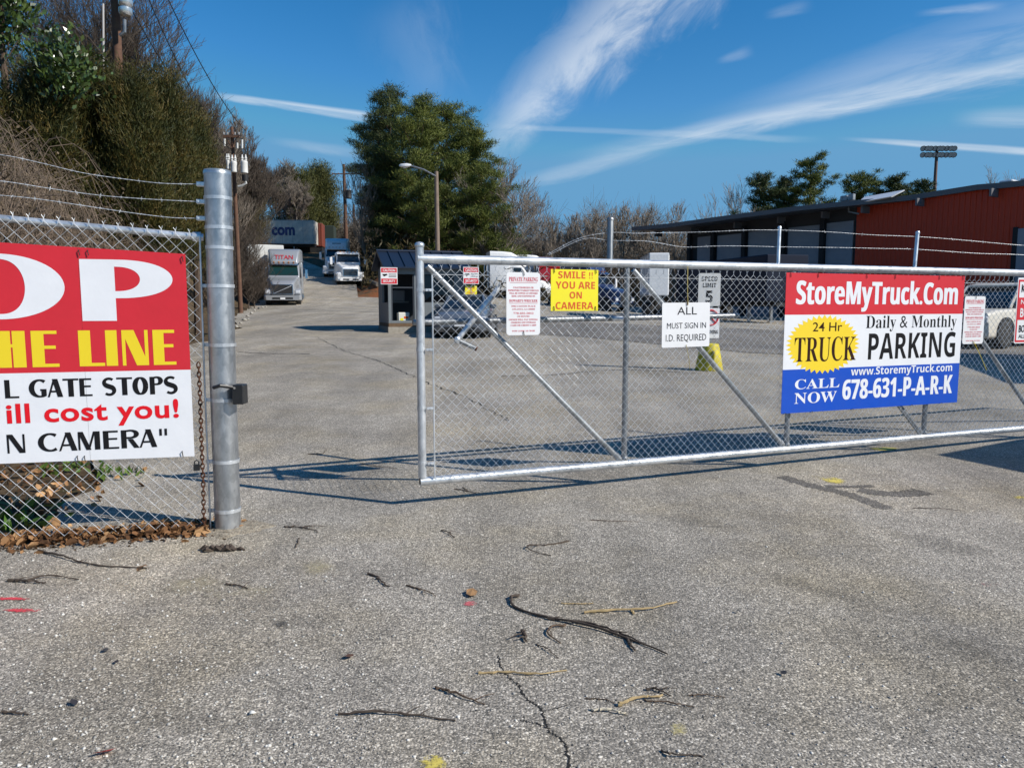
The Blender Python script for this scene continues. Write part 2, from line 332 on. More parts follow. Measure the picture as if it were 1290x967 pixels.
class MB:
    def __init__(s): s.v = []; s.f = []; s.M = Matrix.Identity(4); s.k = 0
    def _add(s, vs, fs):
        o = len(s.v)
        s.v += [tuple(s.M @ Vector(p)) for p in vs]; s.f += [tuple(i + o for i in f) for f in fs]; return s
    def box(s, x0, x1, y0, y1, z0, z1, b=0.0):
        if b <= 0:
            return s._add([(x0, y0, z0), (x1, y0, z0), (x1, y1, z0), (x0, y1, z0), (x0, y0, z1), (x1, y0, z1), (x1, y1, z1), (x0, y1, z1)],
                          [(0, 3, 2, 1), (4, 5, 6, 7), (0, 1, 5, 4), (1, 2, 6, 5), (2, 3, 7, 6), (3, 0, 4, 7)])
        b = min(b, (x1 - x0) * .45, (y1 - y0) * .45, (z1 - z0) * .45)
        vs = []; idx = {}
        for i, x in enumerate((x0, x1)):
            for j, y in enumerate((y0, y1)):
                for k, z in enumerate((z0, z1)):
                    bx = b if i == 0 else -b; by = b if j == 0 else -b; bz = b if k == 0 else -b
                    idx[i, j, k, 0] = len(vs); vs.append((x, y + by, z + bz))
                    idx[i, j, k, 1] = len(vs); vs.append((x + bx, y, z + bz))
                    idx[i, j, k, 2] = len(vs); vs.append((x + bx, y + by, z))
        fs = []
        q = lambda a, c: [idx[(*t, c)] for t in a]
        for i in (0, 1): fs.append(q([(i, 0, 0), (i, 0, 1), (i, 1, 1), (i, 1, 0)], 0))
        for j in (0, 1): fs.append(q([(0, j, 0), (1, j, 0), (1, j, 1), (0, j, 1)], 1))
        for k in (0, 1): fs.append(q([(0, 0, k), (0, 1, k), (1, 1, k), (1, 0, k)], 2))
        for i in (0, 1):
            for j in (0, 1): fs.append([idx[i, j, 0, 0], idx[i, j, 1, 0], idx[i, j, 1, 1], idx[i, j, 0, 1]])
            for k in (0, 1): fs.append([idx[i, 0, k, 0], idx[i, 1, k, 0], idx[i, 1, k, 2], idx[i, 0, k, 2]])
        for j in (0, 1):
            for k in (0, 1): fs.append([idx[0, j, k, 1], idx[1, j, k, 1], idx[1, j, k, 2], idx[0, j, k, 2]])
        for i in (0, 1):
            for j in (0, 1):
                for k in (0, 1): fs.append([idx[i, j, k, 0], idx[i, j, k, 1], idx[i, j, k, 2]])
        return s._add(vs, fs)
    def tube(s, pts, r, n=8, caps=True):
        pts = [Vector(p) for p in pts]; rs = r if isinstance(r, (list, tuple)) else [r] * len(pts)
        vs = []; fs = []; up = None
        for i, p in enumerate(pts):
            d = (pts[min(i + 1, len(pts) - 1)] - pts[max(i - 1, 0)])
            d = d.normalized() if d.length > 1e-9 else Vector((0, 0, 1))
            if up is None:
                up = Vector((0, 0, 1)) if abs(d.z) < .9 else Vector((1, 0, 0))
            a = up - d * up.dot(d)
            if a.length < 1e-5: a = d.orthogonal()
            a.normalize(); up = a; b = d.cross(a)
            for k in range(n):
                t = 2 * math.pi * k / n; vs.append(p + (a * math.cos(t) + b * math.sin(t)) * rs[i])
        for i in range(len(pts) - 1):
            for k in range(n): fs.append((i * n + k, i * n + (k + 1) % n, (i + 1) * n + (k + 1) % n, (i + 1) * n + k))
        if caps: fs.append(tuple(range(n - 1, -1, -1))); fs.append(tuple((len(pts) - 1) * n + k for k in range(n)))
        return s._add(vs, fs)
    def cyl(s, a, b, r, n=12, r2=None): return s.tube([a, b], [r, r if r2 is None else r2], n)
    def ring(s, c, r, z0, z1, n=24, t=.004):
        """a band round a vertical pipe"""
        prof = [(r, z0), (r + t, z0), (r + t, z1), (r, z1)]
        return s.lathe(prof, c, n, True)
    def lathe(s, prof, c=(0, 0, 0), n=20, closed=False, axis='z'):
        vs = []; fs = []; m = len(prof)
        for k in range(n):
            t = 2 * math.pi * k / n
            for (r, z) in prof:
                if axis == 'z': vs.append((c[0] + r * math.cos(t), c[1] + r * math.sin(t), c[2] + z))
                elif axis == 'x': vs.append((c[0] + z, c[1] + r * math.cos(t), c[2] + r * math.sin(t)))
                else: vs.append((c[0] + r * math.cos(t), c[1] + z, c[2] + r * math.sin(t)))
        for k in range(n):
            for i in range(m if closed else m - 1):
                j = (i + 1) % m
                fs.append((k * m + i, ((k + 1) % n) * m + i, ((k + 1) % n) * m + j, k * m + j))
        if not closed:
            fs.append(tuple(k * m for k in range(n))); fs.append(tuple(k * m + m - 1 for k in range(n)))
        return s._add(vs, fs)
    def loft(s, secs, n=5):
        """secs: (y, half width bottom, half width top, z0, z1, corner radius): rounded sections joined along y, capped"""
        vs = []; fs = []; cnt = 4 * n
        for (y, hb, ht, z0, z1, r) in secs:
            r = min(r, hb * .9, ht * .9, (z1 - z0) * .49)
            for cx, cz, a0 in ((1, 1, 0), (-1, 1, 90), (-1, -1, 180), (1, -1, 270)):
                hw = ht if cz > 0 else hb; zc = z1 - r if cz > 0 else z0 + r
                for k in range(n):
                    a = R(a0 + 90 * k / (n - 1)); vs.append((cx * (hw - r) + r * math.cos(a), y, zc + r * math.sin(a)))
        for i in range(len(secs) - 1):
            for k in range(cnt): fs.append((i * cnt + k, i * cnt + (k + 1) % cnt, (i + 1) * cnt + (k + 1) % cnt, (i + 1) * cnt + k))
        fs.append(tuple(range(cnt))); fs.append(tuple((len(secs) - 1) * cnt + k for k in range(cnt - 1, -1, -1)))
        return s._add(vs, fs)
    def prism(s, prof, x0, x1):
        """prof: outline (y, z) pushed along x"""
        m = len(prof); vs = [(x0, y, z) for y, z in prof] + [(x1, y, z) for y, z in prof]
        fs = [tuple(range(m - 1, -1, -1)), tuple(range(m, 2 * m))] + [(i, (i + 1) % m, m + (i + 1) % m, m + i) for i in range(m)]
        return s._add(vs, fs)
    def plate(s, outline, y0, y1):
        """outline: (x, z) pushed along y"""
        m = len(outline); vs = [(x, y0, z) for x, z in outline] + [(x, y1, z) for x, z in outline]
        fs = [tuple(range(m)), tuple(range(2 * m - 1, m - 1, -1))] + [(i, m + i, m + (i + 1) % m, (i + 1) % m) for i in range(m)]
        return s._add(vs, fs)
    def quad(s, a, b, c, d): return s._add([a, b, c, d], [(0, 1, 2, 3)])
    def flat(s, pts, y): return s._add([(x, y, z) for x, z in pts], [tuple(range(len(pts)))])
    def text(s, body, x0, x1, z0, z1, y=-.001, offset=0.0, res=3, space=1.0):
        v, f = text_mesh(body, offset, res, space)
        mn = v.min(0); mxx = v.max(0); sc = (mxx - mn); sc[sc == 0] = 1
        q = (v - mn) / sc
        return s._add([(x0 + a * (x1 - x0), y, z0 + b * (z1 - z0)) for a, b in q], f)
    def stroke(s, pts, w, y):
        """flat letter stroke in the x-z plane; w = width per point"""
        P_ = [np.array(p, float) for p in pts]; n = len(P_); L_ = []; R_ = []
        for i in range(n):
            d = P_[min(i + 1, n - 1)] - P_[max(i - 1, 0)]; d /= (np.linalg.norm(d) or 1); nn = np.array([-d[1], d[0]])
            L_.append(P_[i] + nn * w[i] / 2); R_.append(P_[i] - nn * w[i] / 2)
        vs = [(p[0], y, p[1]) for p in L_] + [(p[0], y, p[1]) for p in R_]
        return s._add(vs, [(i, i + 1, n + i + 1, n + i) for i in range(n - 1)])
    def build(s, name, m, parent=None, smooth=False, label=None):
        me = bpy.data.meshes.new(name); me.from_pydata(s.v, [], s.f); me.validate(); me.update()
        if m: me.materials.append(m)
        if smooth:
            me.polygons.foreach_set('use_smooth', [True] * len(me.polygons))
            try: me.set_sharp_from_angle(angle=R(40))
            except Exception: pass
        o = bpy.data.objects.new(name, me); COL.objects.link(o)
        if parent: o.parent = parent
        if label: o['label'] = label
        return o

def np_obj(name, verts, faces, m, parent=None, smooth=False):
    """fast mesh from arrays; faces (n, k) all of one size"""
    me = bpy.data.meshes.new(name); nv = len(verts); nf, k = faces.shape
    me.vertices.add(nv); me.vertices.foreach_set('co', np.asarray(verts, np.float32).ravel())
    me.loops.add(nf * k); me.loops.foreach_set('vertex_index', faces.astype(np.int32).ravel())
    me.polygons.add(nf); me.polygons.foreach_set('loop_start', np.arange(0, nf * k, k, dtype=np.int32))
    me.update(calc_edges=True); me.validate()
    if m: me.materials.append(m)
    if smooth: me.polygons.foreach_set('use_smooth', [True] * nf)
    o = bpy.data.objects.new(name, me); COL.objects.link(o)
    if parent: o.parent = parent
    return o
def tag(o, label, cat, group=None, kind=None):
    if label: o['label'] = label
    if cat: o['category'] = cat
    if group: o['group'] = group
    if kind: o['kind'] = kind
    return o
def thing(name, label, cat, loc=(0, 0, 0), rz=0.0, group=None):
    o = bpy.data.objects.new(name, None); COL.objects.link(o); o.empty_display_size = .2
    o.location = loc; o.rotation_euler = (0, 0, rz)
    return tag(o, label, cat, group)
def dup(root, loc, rz, label, group=None):
    r = root.copy(); COL.objects.link(r); r.location = loc; r.rotation_euler = (0, 0, rz); r['label'] = label
    if group: r['group'] = group
    for ch in list(root.children):
        c = ch.copy(); COL.objects.link(c); c.parent = r
        for g in list(ch.children):
            d = g.copy(); COL.objects.link(d); d.parent = c
    return r

# ================================================================== the setting
def axis(breaks):
    out = []
    for a, b, n in breaks: out += list(np.linspace(a, b, n, endpoint=False))
    return np.array(out + [breaks[-1][1]])
def LEp(y): return float(np.interp(y, [-60, 2.0, 3.4, 4.6, 4.9, 6, 7, 9, 16, 27, 35, 50, 66, 80, 92, 120], [-40, -20, -8, -3.35, -3.1, -3.5, -4.1, -5.2, -8.0, -10.0, -13.2, -17.3, -20.8, -33, -45, -50]))
gx = axis([(-420, -60, 14), (-60, -24, 24), (-24, 6, 60), (6, 40, 24), (40, 100, 14), (100, 600, 14)])
gy = axis([(-60, 0, 12), (0, 12, 40), (12, 60, 70), (60, 120, 50), (120, 200, 14), (200, 900, 14)])
X, Y = np.meshgrid(gx, gy)
Z = T(X, Y)
le = np.vectorize(LEp)(Y)
inside = (X > le + .6) & (X < 58) & (Y < 100) & (Y > -39)
Z = Z - np.where(inside, .10, .0) + np.where(X < le - .5, .05 * np.sin(X * 3.1 + Y * 1.7) * np.cos(Y * 2.3), 0)
nyy, nxx = X.shape
idx = np.arange(nyy * nxx).reshape(nyy, nxx)
quads = np.stack([idx[:-1, :-1], idx[:-1, 1:], idx[1:, 1:], idx[1:, :-1]], -1).reshape(-1, 4)
o = np_obj('ground', np.stack([X, Y, Z], -1).reshape(-1, 3), quads, soil, smooth=True); tag(o, 'brown leaf strewn soil of the hillside and verges', 'ground', kind='structure')

def sheet(name, rows, m, lift, label=None, nx=40, power=1.0):
    """pavement following the terrain: rows = (y, x left, x right)"""
    vs = []
    for y, a, b in rows:
        q = np.linspace(0, 1, nx) ** power
        xs = a + (b - a) * q
        vs.append(np.stack([xs, np.full(nx, y), T(xs, np.full(nx, y)) + lift], -1))
    vs = np.array(vs); n = len(rows); ix = np.arange(n * nx).reshape(n, nx)
    f = np.stack([ix[:-1, :-1], ix[:-1, 1:], ix[1:, 1:], ix[1:, :-1]], -1).reshape(-1, 4)
    o = np_obj(name, vs.reshape(-1, 3), f, m, smooth=True); tag(o, label, None, kind='structure'); return o
rng = np.random.default_rng(3)
rows = [(y, LEp(y) + (.12 * math.sin(y * 2.1) + .08 * math.sin(y * 5.3) if y > 5 else 0), 58) for y in list(np.linspace(-38, 0, 12, endpoint=False)) + list(np.linspace(0, 12, 36, endpoint=False)) + list(np.linspace(12, 56, 60))]
sheet('yard_pavement', rows, asphalt, PAVE, 'bleached grey asphalt of the truck yard', 70, 1.15)
rows = [(y, LEp(y), -11.6 - (y - 56) * .22 - max(0, y - 70) * .5) for y in np.linspace(56, 100, 40)]
sheet('hill_road', rows, asphalt, PAVE, 'grey asphalt road climbing past the trucks', 14)
rows = [(y, -6 + (y - 56) * .1, 58) for y in np.linspace(56, 76, 16)]
sheet('yard_pavement', rows, asphalt, PAVE, 'far end of the truck yard asphalt', 30)

# darker strip of asphalt across the yard, given by its corners on the ground
def ground_patch(name, pix, m, lift, label, step=1.2):
    P_ = [gnd(*p) for p in pix]
    n = 10; k = len(P_) // 2; top = P_[:k]; bot = P_[k:][::-1]
    def samp(L, t):
        t *= len(L) - 1; i = min(int(t), len(L) - 2); return L[i].lerp(L[i + 1], t - i)
    vs = []
    for a in np.linspace(0, 1, 24):
        u, w = samp(top, a), samp(bot, a)
        for b in np.linspace(0, 1, n):
            q = u.lerp(w, b); vs.append((q.x, q.y, Tz(q.x, q.y) + lift))
    ix = np.arange(24 * n).reshape(24, n); f = np.stack([ix[:-1, :-1], ix[1:, :-1], ix[1:, 1:], ix[:-1, 1:]], -1).reshape(-1, 4)
    o = np_obj(name, np.array(vs), f, m, smooth=True); tag(o, label, None, kind='structure'); return o
ground_patch('asphalt_patch', [(560, 405), (740, 406), (960, 415), (1290, 432), (1290, 452), (960, 446), (740, 425), (560, 414)], asphalt_dark, PAVE + .012, 'darker strip of asphalt across the yard')

# ------------------------------------------------------------------ fence post
px_, py_ = -1.957, 4.955
PR = .0845
post = thing('fence_post', 'thick galvanized steel post at the end of the chain link fence', 'fence post', (px_, py_, 0)); post.rotation_euler = (0, .0105, 0)
LEAN = (.022, 0)
m = MB(); m.tube([(0, 0, -.1), (-.004, 0, 1.2), (.002, 0, 2.43)], PR, 40); m.build('pipe', galv_post, post, True)
m = MB(); m.lathe([(.0, 2.432), (.05, 2.434), (PR - .005, 2.43), (PR + .002, 2.418), (PR + .002, 2.40)], n=40); m.build('cap', galv_post, post, True)
for i, z in enumerate((.16, .50, .92, 1.29, 1.68, 1.93, 2.06, 2.25)):
    m = MB(); m.ring((0, 0, 0), PR + .0003, z - .011, z + .011, 40, .0035)
    if z < 1.7:
        m.box(-.122, -.08, -.035, -.029, z - .012, z + .012, .002); m.cyl((-.108, -.04, z), (-.108, -.018, z), .007, 8)
    m.build('band', galv, post, True)
m = MB()
prof = [(.0, .040), (.13, .044), (.17, .040), (.21, .030), (.24, .010)]
ang = [1 + .16 * math.sin(3 * t + 1) + .09 * math.sin(7 * t) + .06 * math.sin(11 * t) for t in np.linspace(0, 2 * math.pi, 36, endpoint=False)]
vs = []; fs = []
for k in range(36):
    t = 2 * math.pi * k / 36
    for r_, z_ in prof: vs.append((.06 + r_ * ang[k] * math.cos(t) * 1.05, r_ * ang[k] * math.sin(t), z_))
for k in range(36):
    for i in range(4): fs.append((k * 5 + i, ((k + 1) % 36) * 5 + i, ((k + 1) % 36) * 5 + i + 1, k * 5 + i + 1))
m._add(vs, fs); m.build('footing', foot_m, post, True)

# small black box on a bracket
lock = thing('sensor_box', 'small black metal box held on the thick steel post by a short arm', 'box', (px_ + .105, py_ - .06, .93))
m = MB(); m.box(.0, .075, -.05, .04, -.03, .10, .006); m.build('housing', black_paint, lock)
m = MB(); m.tube([(-.11, -.075, .085), (-.06, -.085, .10), (.0, -.045, .085), (.03, -.03, .075)], .012, 8); m.build('arm', black_paint, lock, True)
m = MB(); m.lathe([(0, -.053), (.008, -.053), (.008, -.048), (0, -.048)], (.02, 0, .08), 10, axis='y'); m.build('screw', chrome, lock)

# ------------------------------------------------------------------ chain link mesh builder
def chain_mesh(mb, x0, x1, z0, z1, p, r, y=0.0, tips=True, sag=None):
    h = p / 2; ncol = int((x1 - x0) / h); nr = int((z1 - z0) / h)
    f0 = sag or (lambda x: 0.0)
    for i in range(ncol):
        pts = []
        for j in range(nr + 1):
            c = i if (j + i) % 2 == 0 else i + 1
            if (i + 1) * h + x0 > x1: c = i
            x = x0 + c * h; z = z1 - j * h
            pts.append((x, y + (r * .9 if c == i else -r * .9) + .004 * math.sin(x * 3 + z * 5), z + f0(x)))
        mb.tube(pts, r, 5, False)
        if tips and (i % 2 == 0):
            x = x0 + i * h; z = z1 + f0(x)
            for sgn in (-1, 1):
                j1, j2 = random.uniform(-.003, .003), random.uniform(.006, .011)
                mb.tube([(x, y - .003, z - .004), (x + sgn * .0015, y - .004, z + p * .28), (x + sgn * j2 + j1, y - .005, z + p * .46 + random.uniform(-.004, .004))], r * .95, 4, False)

# ------------------------------------------------------------------ left fence
fdir = math.atan2(4.955 - 4.60, -1.957 + 3.30)
fence = thing('chain_link_fence', 'galvanized chain link fence with three strands of barbed wire beside the thick steel post', 'fence', (px_, py_, 0), fdir)
# local frame: x along the fence (negative to the left), y away from the camera
FL = -5.2
def fpl(px, py, off=0.0, origin=(px_, py_), ang=None):
    ang = fdir if ang is None else ang
    ux, uy = math.cos(ang), math.sin(ang); nx, ny = -uy, ux
    r = ray(px, py); t = ((origin[0] + nx * off) * nx + (origin[1] + ny * off) * ny) / (r.x * nx + r.y * ny)
    p = Vector((0, 0, H)) + r * t
    return ((p.x - origin[0]) * ux + (p.y - origin[1]) * uy, p.z)
a = fpl(0, 275, .02); b = fpl(256, 299, .02)
rs = (b[1] - a[1]) / (b[0] - a[0])
def railz(x): return b[1] + (x - b[0]) * rs
m = MB(); m.tube([(FL, .02, railz(FL)), (-.08, .02, railz(-.08))], .0225, 16); m.build('top_rail', galv, fence, True)
m = MB(); m.lathe([(.025, -.02), (.031, -.02), (.031, .03), (0, .03)], (-.125, .02, railz(-.12)), 14, axis='x'); m.build('rail_cup', galv, fence, True)
m = MB(); zt = railz(-.12)
chain_mesh(m, FL, -.108, -.02, zt + .005, .084, .0019, -.012, True, lambda x: (x + .12) * rs)
m.build('chain_mesh', galv_wire, fence, True)
m = MB(); m.tube([(-.110, -.014, .03), (-.108, -.014, 1.0), (-.098, -.014, zt)], .006, 8); m.build('tension_bar', galv, fence, True)
# line post further along, outside the frame
m = MB(); m.tube([(-3.0, .05, -.1), (-3.0, .05, 2.35)], .03, 12); m.build('line_post', galv, fence, True)
def barbed(mb, pts, barb=.13, r=.0013):
    pts = [Vector(p) for p in pts]
    L = [0]
    for i in range(1, len(pts)): L.append(L[-1] + (pts[i] - pts[i - 1]).length)
    n = max(int(L[-1] / .02), 4)
    def P_(s):
        for i in range(1, len(pts)):
            if s <= L[i] or i == len(pts) - 1:
                return pts[i - 1].lerp(pts[i], (s - L[i - 1]) / max(L[i] - L[i - 1], 1e-6))
    for ph in (0, math.pi):
        q = []
        for k in range(n + 1):
            s = L[-1] * k / n; c = P_(s); q.append(c + Vector((0, math.cos(s * 90 + ph), math.sin(s * 90 + ph))) * r * .9)
        mb.tube(q, r, 4, False)
    s = random.uniform(.02, barb)
    while s < L[-1]:
        c = P_(s)
        for _ in range(2):
            t = random.uniform(0, 6.28); d = Vector((random.uniform(-.5, .5), math.cos(t), math.sin(t))) * .014
            mb.tube([c - d, c + d], [r * .5, r * .5], 4, False)
        mb.tube([c - Vector((.006, 0, 0)), c + Vector((.006, 0, 0))], r * 2.4, 5)
        s += barb * random.uniform(.85, 1.15)
def smooth_path(ctrl, n=30):
    """Catmull-Rom through control points"""
    c = [Vector(p) for p in ctrl]; c = [c[0] * 2 - c[1]] + c + [c[-1] * 2 - c[-2]]; out = []
    seg = len(c) - 3
    for i in range(seg):
        for k in range(max(n // seg, 2)):
            t = k / max(n // seg, 2); p0, p1, p2, p3 = c[i:i + 4]
            out.append(.5 * ((2 * p1) + (p2 - p0) * t + (2 * p0 - 5 * p1 + 4 * p2 - p3) * t * t + (3 * p1 - p0 - 3 * p2 + p3) * t ** 3))
    out.append(c[-2]); return out
for pts in ([(0, 195), (50, 205), (105, 218), (160, 226), (205, 231), (250, 232)], [(0, 228), (60, 237), (125, 246), (190, 251), (250, 254)], [(0, 246), (50, 251), (105, 259), (165, 268), (215, 274), (250, 275)]):
    q = [fpl(x, y, .0) for x, y in pts]
    ctrl = [(q[0][0] - k_ * .3, 0, q[0][1] + k_ * .006) for k_ in range(12, 0, -1)] + [(u, 0, z) for u, z in q]
    m = MB(); barbed(m, smooth_path(ctrl, 90)); m.build('barbed_wire', galv_wire, fence)
    m = MB(); e = q[-1]; m.box(e[0] - .012, e[0] + .05, -.018, .018, e[1] - .014, e[1] + .014, .003); m.cyl((e[0] + .005, -.026, e[1]), (e[0] + .005, .02, e[1]), .008, 8)
    m.build('wire_clip', galv, fence)

# ------------------------------------------------------------------ STOP banner on the fence
def cl(y0): 
    k = [0]
    def nxt(): k[0] += 1; return y0 - .00002 * k[0]
    return nxt
def nib(pts, Tk, t, close=False):
    """width by direction: vertical strokes thick, horizontal thin"""
    w = []
    n = len(pts)
    for i in range(n):
        d = np.array(pts[min(i + 1, n - 1)]) - np.array(pts[max(i - 1, 0)]); d = d / (np.linalg.norm(d) or 1)
        w.append(t + (Tk - t) * abs(d[1]) ** 1.6)
    return w
def arc(cx, cz, rx, rz, a0, a1, n=28): return [(cx + rx * math.cos(R(a)), cz + rz * math.sin(R(a))) for a in np.linspace(a0, a1, n)]
def glyph(mb, ch, x, z, w, h, ny, Tk=.27, t=.09):
    """one display letter with thick and thin strokes in the box (x, z, w, h)"""
    Tw, th = Tk * h * min(1, w / h + .25), t * h
    rect = lambda a, b, c, d: mb.flat([(x + a, z + b), (x + c, z + b), (x + c, z + d), (x + a, z + d)], ny())
    def cs(pts): mb.stroke(pts, nib(pts, Tw, th), ny())
    def ln(x0, z0, x1, z1, wd): mb.flat([(x + x0 - wd / 2, z + z0), (x + x0 + wd / 2, z + z0), (x + x1 + wd / 2, z + z1), (x + x1 - wd / 2, z + z1)], ny())
    if ch == 'L': rect(0, 0, Tw, h); rect(Tw * .9, 0, w, th)
    elif ch == 'I': rect(0, 0, w, h)
    elif ch == 'E': rect(0, 0, Tw, h); rect(Tw * .9, 0, w, th); rect(Tw * .9, h - th, w * .96, h); rect(Tw * .9, h * .5, w * .9, h * .5 + th)
    elif ch == 'H': rect(0, 0, Tw, h); rect(Tw, h * .55, w - Tw, h * .55 + th); rect(w - Tw, 0, w, h)
    elif ch == 'N': rect(0, 0, th, h); rect(w - th, 0, w, h); ln(Tw * .5, h, w - Tw * .5, 0, Tw)
    elif ch == 'T': rect(0, h - th, w, h); rect(w / 2 - Tw / 2, 0, w / 2 + Tw / 2, h)
    elif ch == 'A': ln(th * .5, 0, w * .46, h, th); ln(w - Tw * .55, 0, w * .5, h, Tw); rect(w * .2, h * .26, w * .7, h * .26 + th)
    elif ch == 'M': rect(0, 0, th, h); ln(Tw * .45, h, w * .47, 0, Tw * .9); ln(w - Tw, h, w * .47, 0, th * 1.1); rect(w - Tw, 0, w, h)
    elif ch in 'CG':
        cs(arc(x + w * .60, z + h / 2, w * .60 - Tw * .3, h / 2 - th / 2, 52, 308))
        if ch == 'G': rect(w - Tw * .95, h * .08, w, h * .46); rect(w * .62, h * .46 - th, w, h * .46)
    elif ch == 'O': cs(arc(x + w / 2, z + h / 2, w / 2 - Tw / 2, h / 2 - th / 2, 0, 360, 40))
    elif ch == 'S':
        a_ = arc(x + w / 2, z + h * .74, w * .36, h * .26 - th / 2, 40, 250, 18); b_ = arc(x + w * .5, z + h * .27, w * .36, h * .27 - th / 2, 75, -140, 18)
        pts = a_ + b_; mb.stroke(pts, [th + (Tw * .92 - th) * math.exp(-((i / len(pts) - .5) / .22) ** 2) + th * .35 for i in range(len(pts))], ny())
    elif ch in 'PR':
        rect(0, 0, Tw, h)
        hb = h * .46; zb = h - hb / 2
        cs([(x + Tw * .9, z + h - th / 2)] + arc(x + w * .5, z + zb, w * .5 - Tw / 2, hb / 2 - th / 2 + .02 * h, 90, -90, 18) + [(x + Tw * .9, z + h - hb + th * .3)])
        if ch == 'R': ln(w * .5, h * .5, w - Tw * .5, 0, Tw)
    elif ch == '"': rect(0, h * .62, w * .3, h); rect(w * .6, h * .62, w * .9, h)

ban = thing('stop_banner', 'large red and white vinyl banner with STOP lettering tied to the left chain link fence', 'banner', (px_, py_, 0), fdir)
BO = -.035                                                    # banner plane in front of the mesh
xr = fpl(237, 400, BO)[0]; x0 = fpl(0, 400, BO)[0]
zt0, zt1 = fpl(0, 305, BO)[1], fpl(238, 320, BO)[1]
zb0, zb1 = fpl(0, 584, BO)[1], fpl(233, 575, BO)[1]
Wd = xr - x0
def bx(px): return fpl(px, 450, BO)[0]
def top(x): return zt1 + (x - xr) / (-Wd) * (zt0 - zt1)
def bot(x): return zb1 + (x - xr) / (-Wd) * (zb0 - zb1)
def bz(px, py): return fpl(px, py, BO)[1]
zmid = bz(118, 468)
xs_ = bx(106)                                                 # seam between the two panels
xl = xr - 3.0 * (xr - xs_)
def panel(xa, xb, y):
    n = 24; vs = []; 
    rows = lambda x: [top(x), zmid, bot(x)]
    red = MB(); wh = MB()
    for mb_, i in ((red, 0), (wh, 1)):
        v0 = []
        for k in range(n + 1):
            x = xa + (xb - xa) * k / n
            for q in range(7):
                r0, r1 = rows(x)[i], rows(x)[i + 1]; z = r0 + (r1 - r0) * q / 6
                v0.append((x, y, z))
        f0 = [(k * 7 + q, k * 7 + q + 1, (k + 1) * 7 + q + 1, (k + 1) * 7 + q) for k in range(n) for q in range(6)]
        nb = len(v0); v1 = [(a_, b_ + .003, c_) for a_, b_, c_ in v0]
        mb_._add(v0 + v1, f0 + [tuple(nb + i_ for i_ in reversed(f)) for f in f0])
    return red, wh
for xa, xb, dy in ((xl, xs_ - .0008, .0004), (xs_ + .0008, xr, 0)):
    r_, w_ = panel(xa, xb, BO + dy)
    r_.build('red_field', red_vinyl, ban, True); w_.build('white_field', white_vinyl, ban, True)
ly = BO - .0006; ny = cl(ly)
m = MB()
# big O and P, broad ellipses with narrow counters
def zrow(px, py): return bz(px, py)
zP0, zP1 = zrow(150, 404), zrow(150, 327)
xP0 = bx(107); xP1 = bx(222); sw = bx(150) - xP0
m.flat([(xP0, zP0), (xP0 + sw, zP0), (xP0 + sw, zP1), (xP0, zP1)], ny())
hP = zP1 - zP0; zc = zP1 - hP * .315; cx = xP0 + sw * .95
out = [(cx, zP1)] + [(cx + (xP1 - cx) * math.sin(R(a)) ** .8, zc + hP * .315 * math.cos(R(a))) for a in np.linspace(8, 172, 26)] + [(cx, zc - hP * .315)]
xi = bx(181.5) - cx
inn = [(cx, zP1 - hP * .115)] + [(cx + xi * math.sin(R(a)) ** .75, zc + hP * .2 * math.cos(R(a))) for a in np.linspace(8, 172, 26)] + [(cx, zc - hP * .2)]
yy = ny(); k = len(out); m._add([(x, yy, z) for x, z in out + inn], [(i, i + 1, k + i + 1, k + i) for i in range(k - 1)])
xO1 = bx(87); zO0, zO1 = zrow(40, 402), zrow(40, 320); oi = bx(37.5)
oc = bx(0) + .015; ro = xO1 - oc; ri = oi - oc; yy = ny()
oo = [(oc + ro * math.cos(R(a)), (zO0 + zO1) / 2 + (zO1 - zO0) / 2 * math.sin(R(a))) for a in range(0, 361, 6)]
ii = [(oc + ri * math.cos(R(a)) if abs(math.cos(R(a))) > 0 else oc, (zO0 + zO1) / 2 + (zO1 - zO0) / 2 * .84 * math.sin(R(a))) for a in range(0, 361, 6)]
# flattened counter
ii = [(oc + ri * math.copysign(abs(math.cos(R(a))) ** .8, math.cos(R(a))), z) for (x, z), a in zip(ii, range(0, 361, 6))]
k = len(oo); m._add([(x, yy, z) for x, z in oo + ii], [(i, i + 1, k + i + 1, k + i) for i in range(k - 1)])
# S and T of the word, outside the frame
glyph(m, 'T', oc - ro - .62, zO0, .55, hP, ny, .3, .1); glyph(m, 'S', oc - ro - 1.15, zO0, .5, hP, ny, .3, .1)
m.build('lettering', white_vinyl, ban)
m = MB(); zh0, zh1 = zrow(120, 461), zrow(120, 416)
def word(mb, letters, z0, z1, Tk, t):
    for ch, a, b in letters: glyph(mb, ch, bx(a), z0, bx(b) - bx(a), z1 - z0, ny, Tk, t)
word(m, [('H', -2, 33), ('E', 40.5, 74.5), ('L', 100, 132), ('I', 134, 148.5), ('N', 154.5, 187.5), ('E', 193.5, 222)], zh0, zh1, .34, .09)
for i, ch in enumerate('TA'): glyph(m, ch, bx(-40 - i * 75), zh0, .17, zh1 - zh0, ny, .34, .09)
m.build('lettering', yellow_vinyl, ban)
m = MB()
word(m, [('L', 3, 21), ('G', 35, 56), ('A', 57, 77), ('T', 77, 97), ('E', 98, 114), ('S', 127, 144), ('T', 145, 165), ('O', 165, 185), ('P', 187, 204), ('S', 205, 222)], zrow(120, 498.5), zrow(120, 476), .27, .1)
word(m, [('N', 1, 24), ('C', 42, 66), ('A', 67, 91), ('M', 92, 120), ('E', 124, 144), ('R', 147, 170), ('A', 170, 193), ('"', 196, 207)], zrow(120, 566), zrow(120, 543), .27, .1)
m.build('lettering', black_ink, ban)
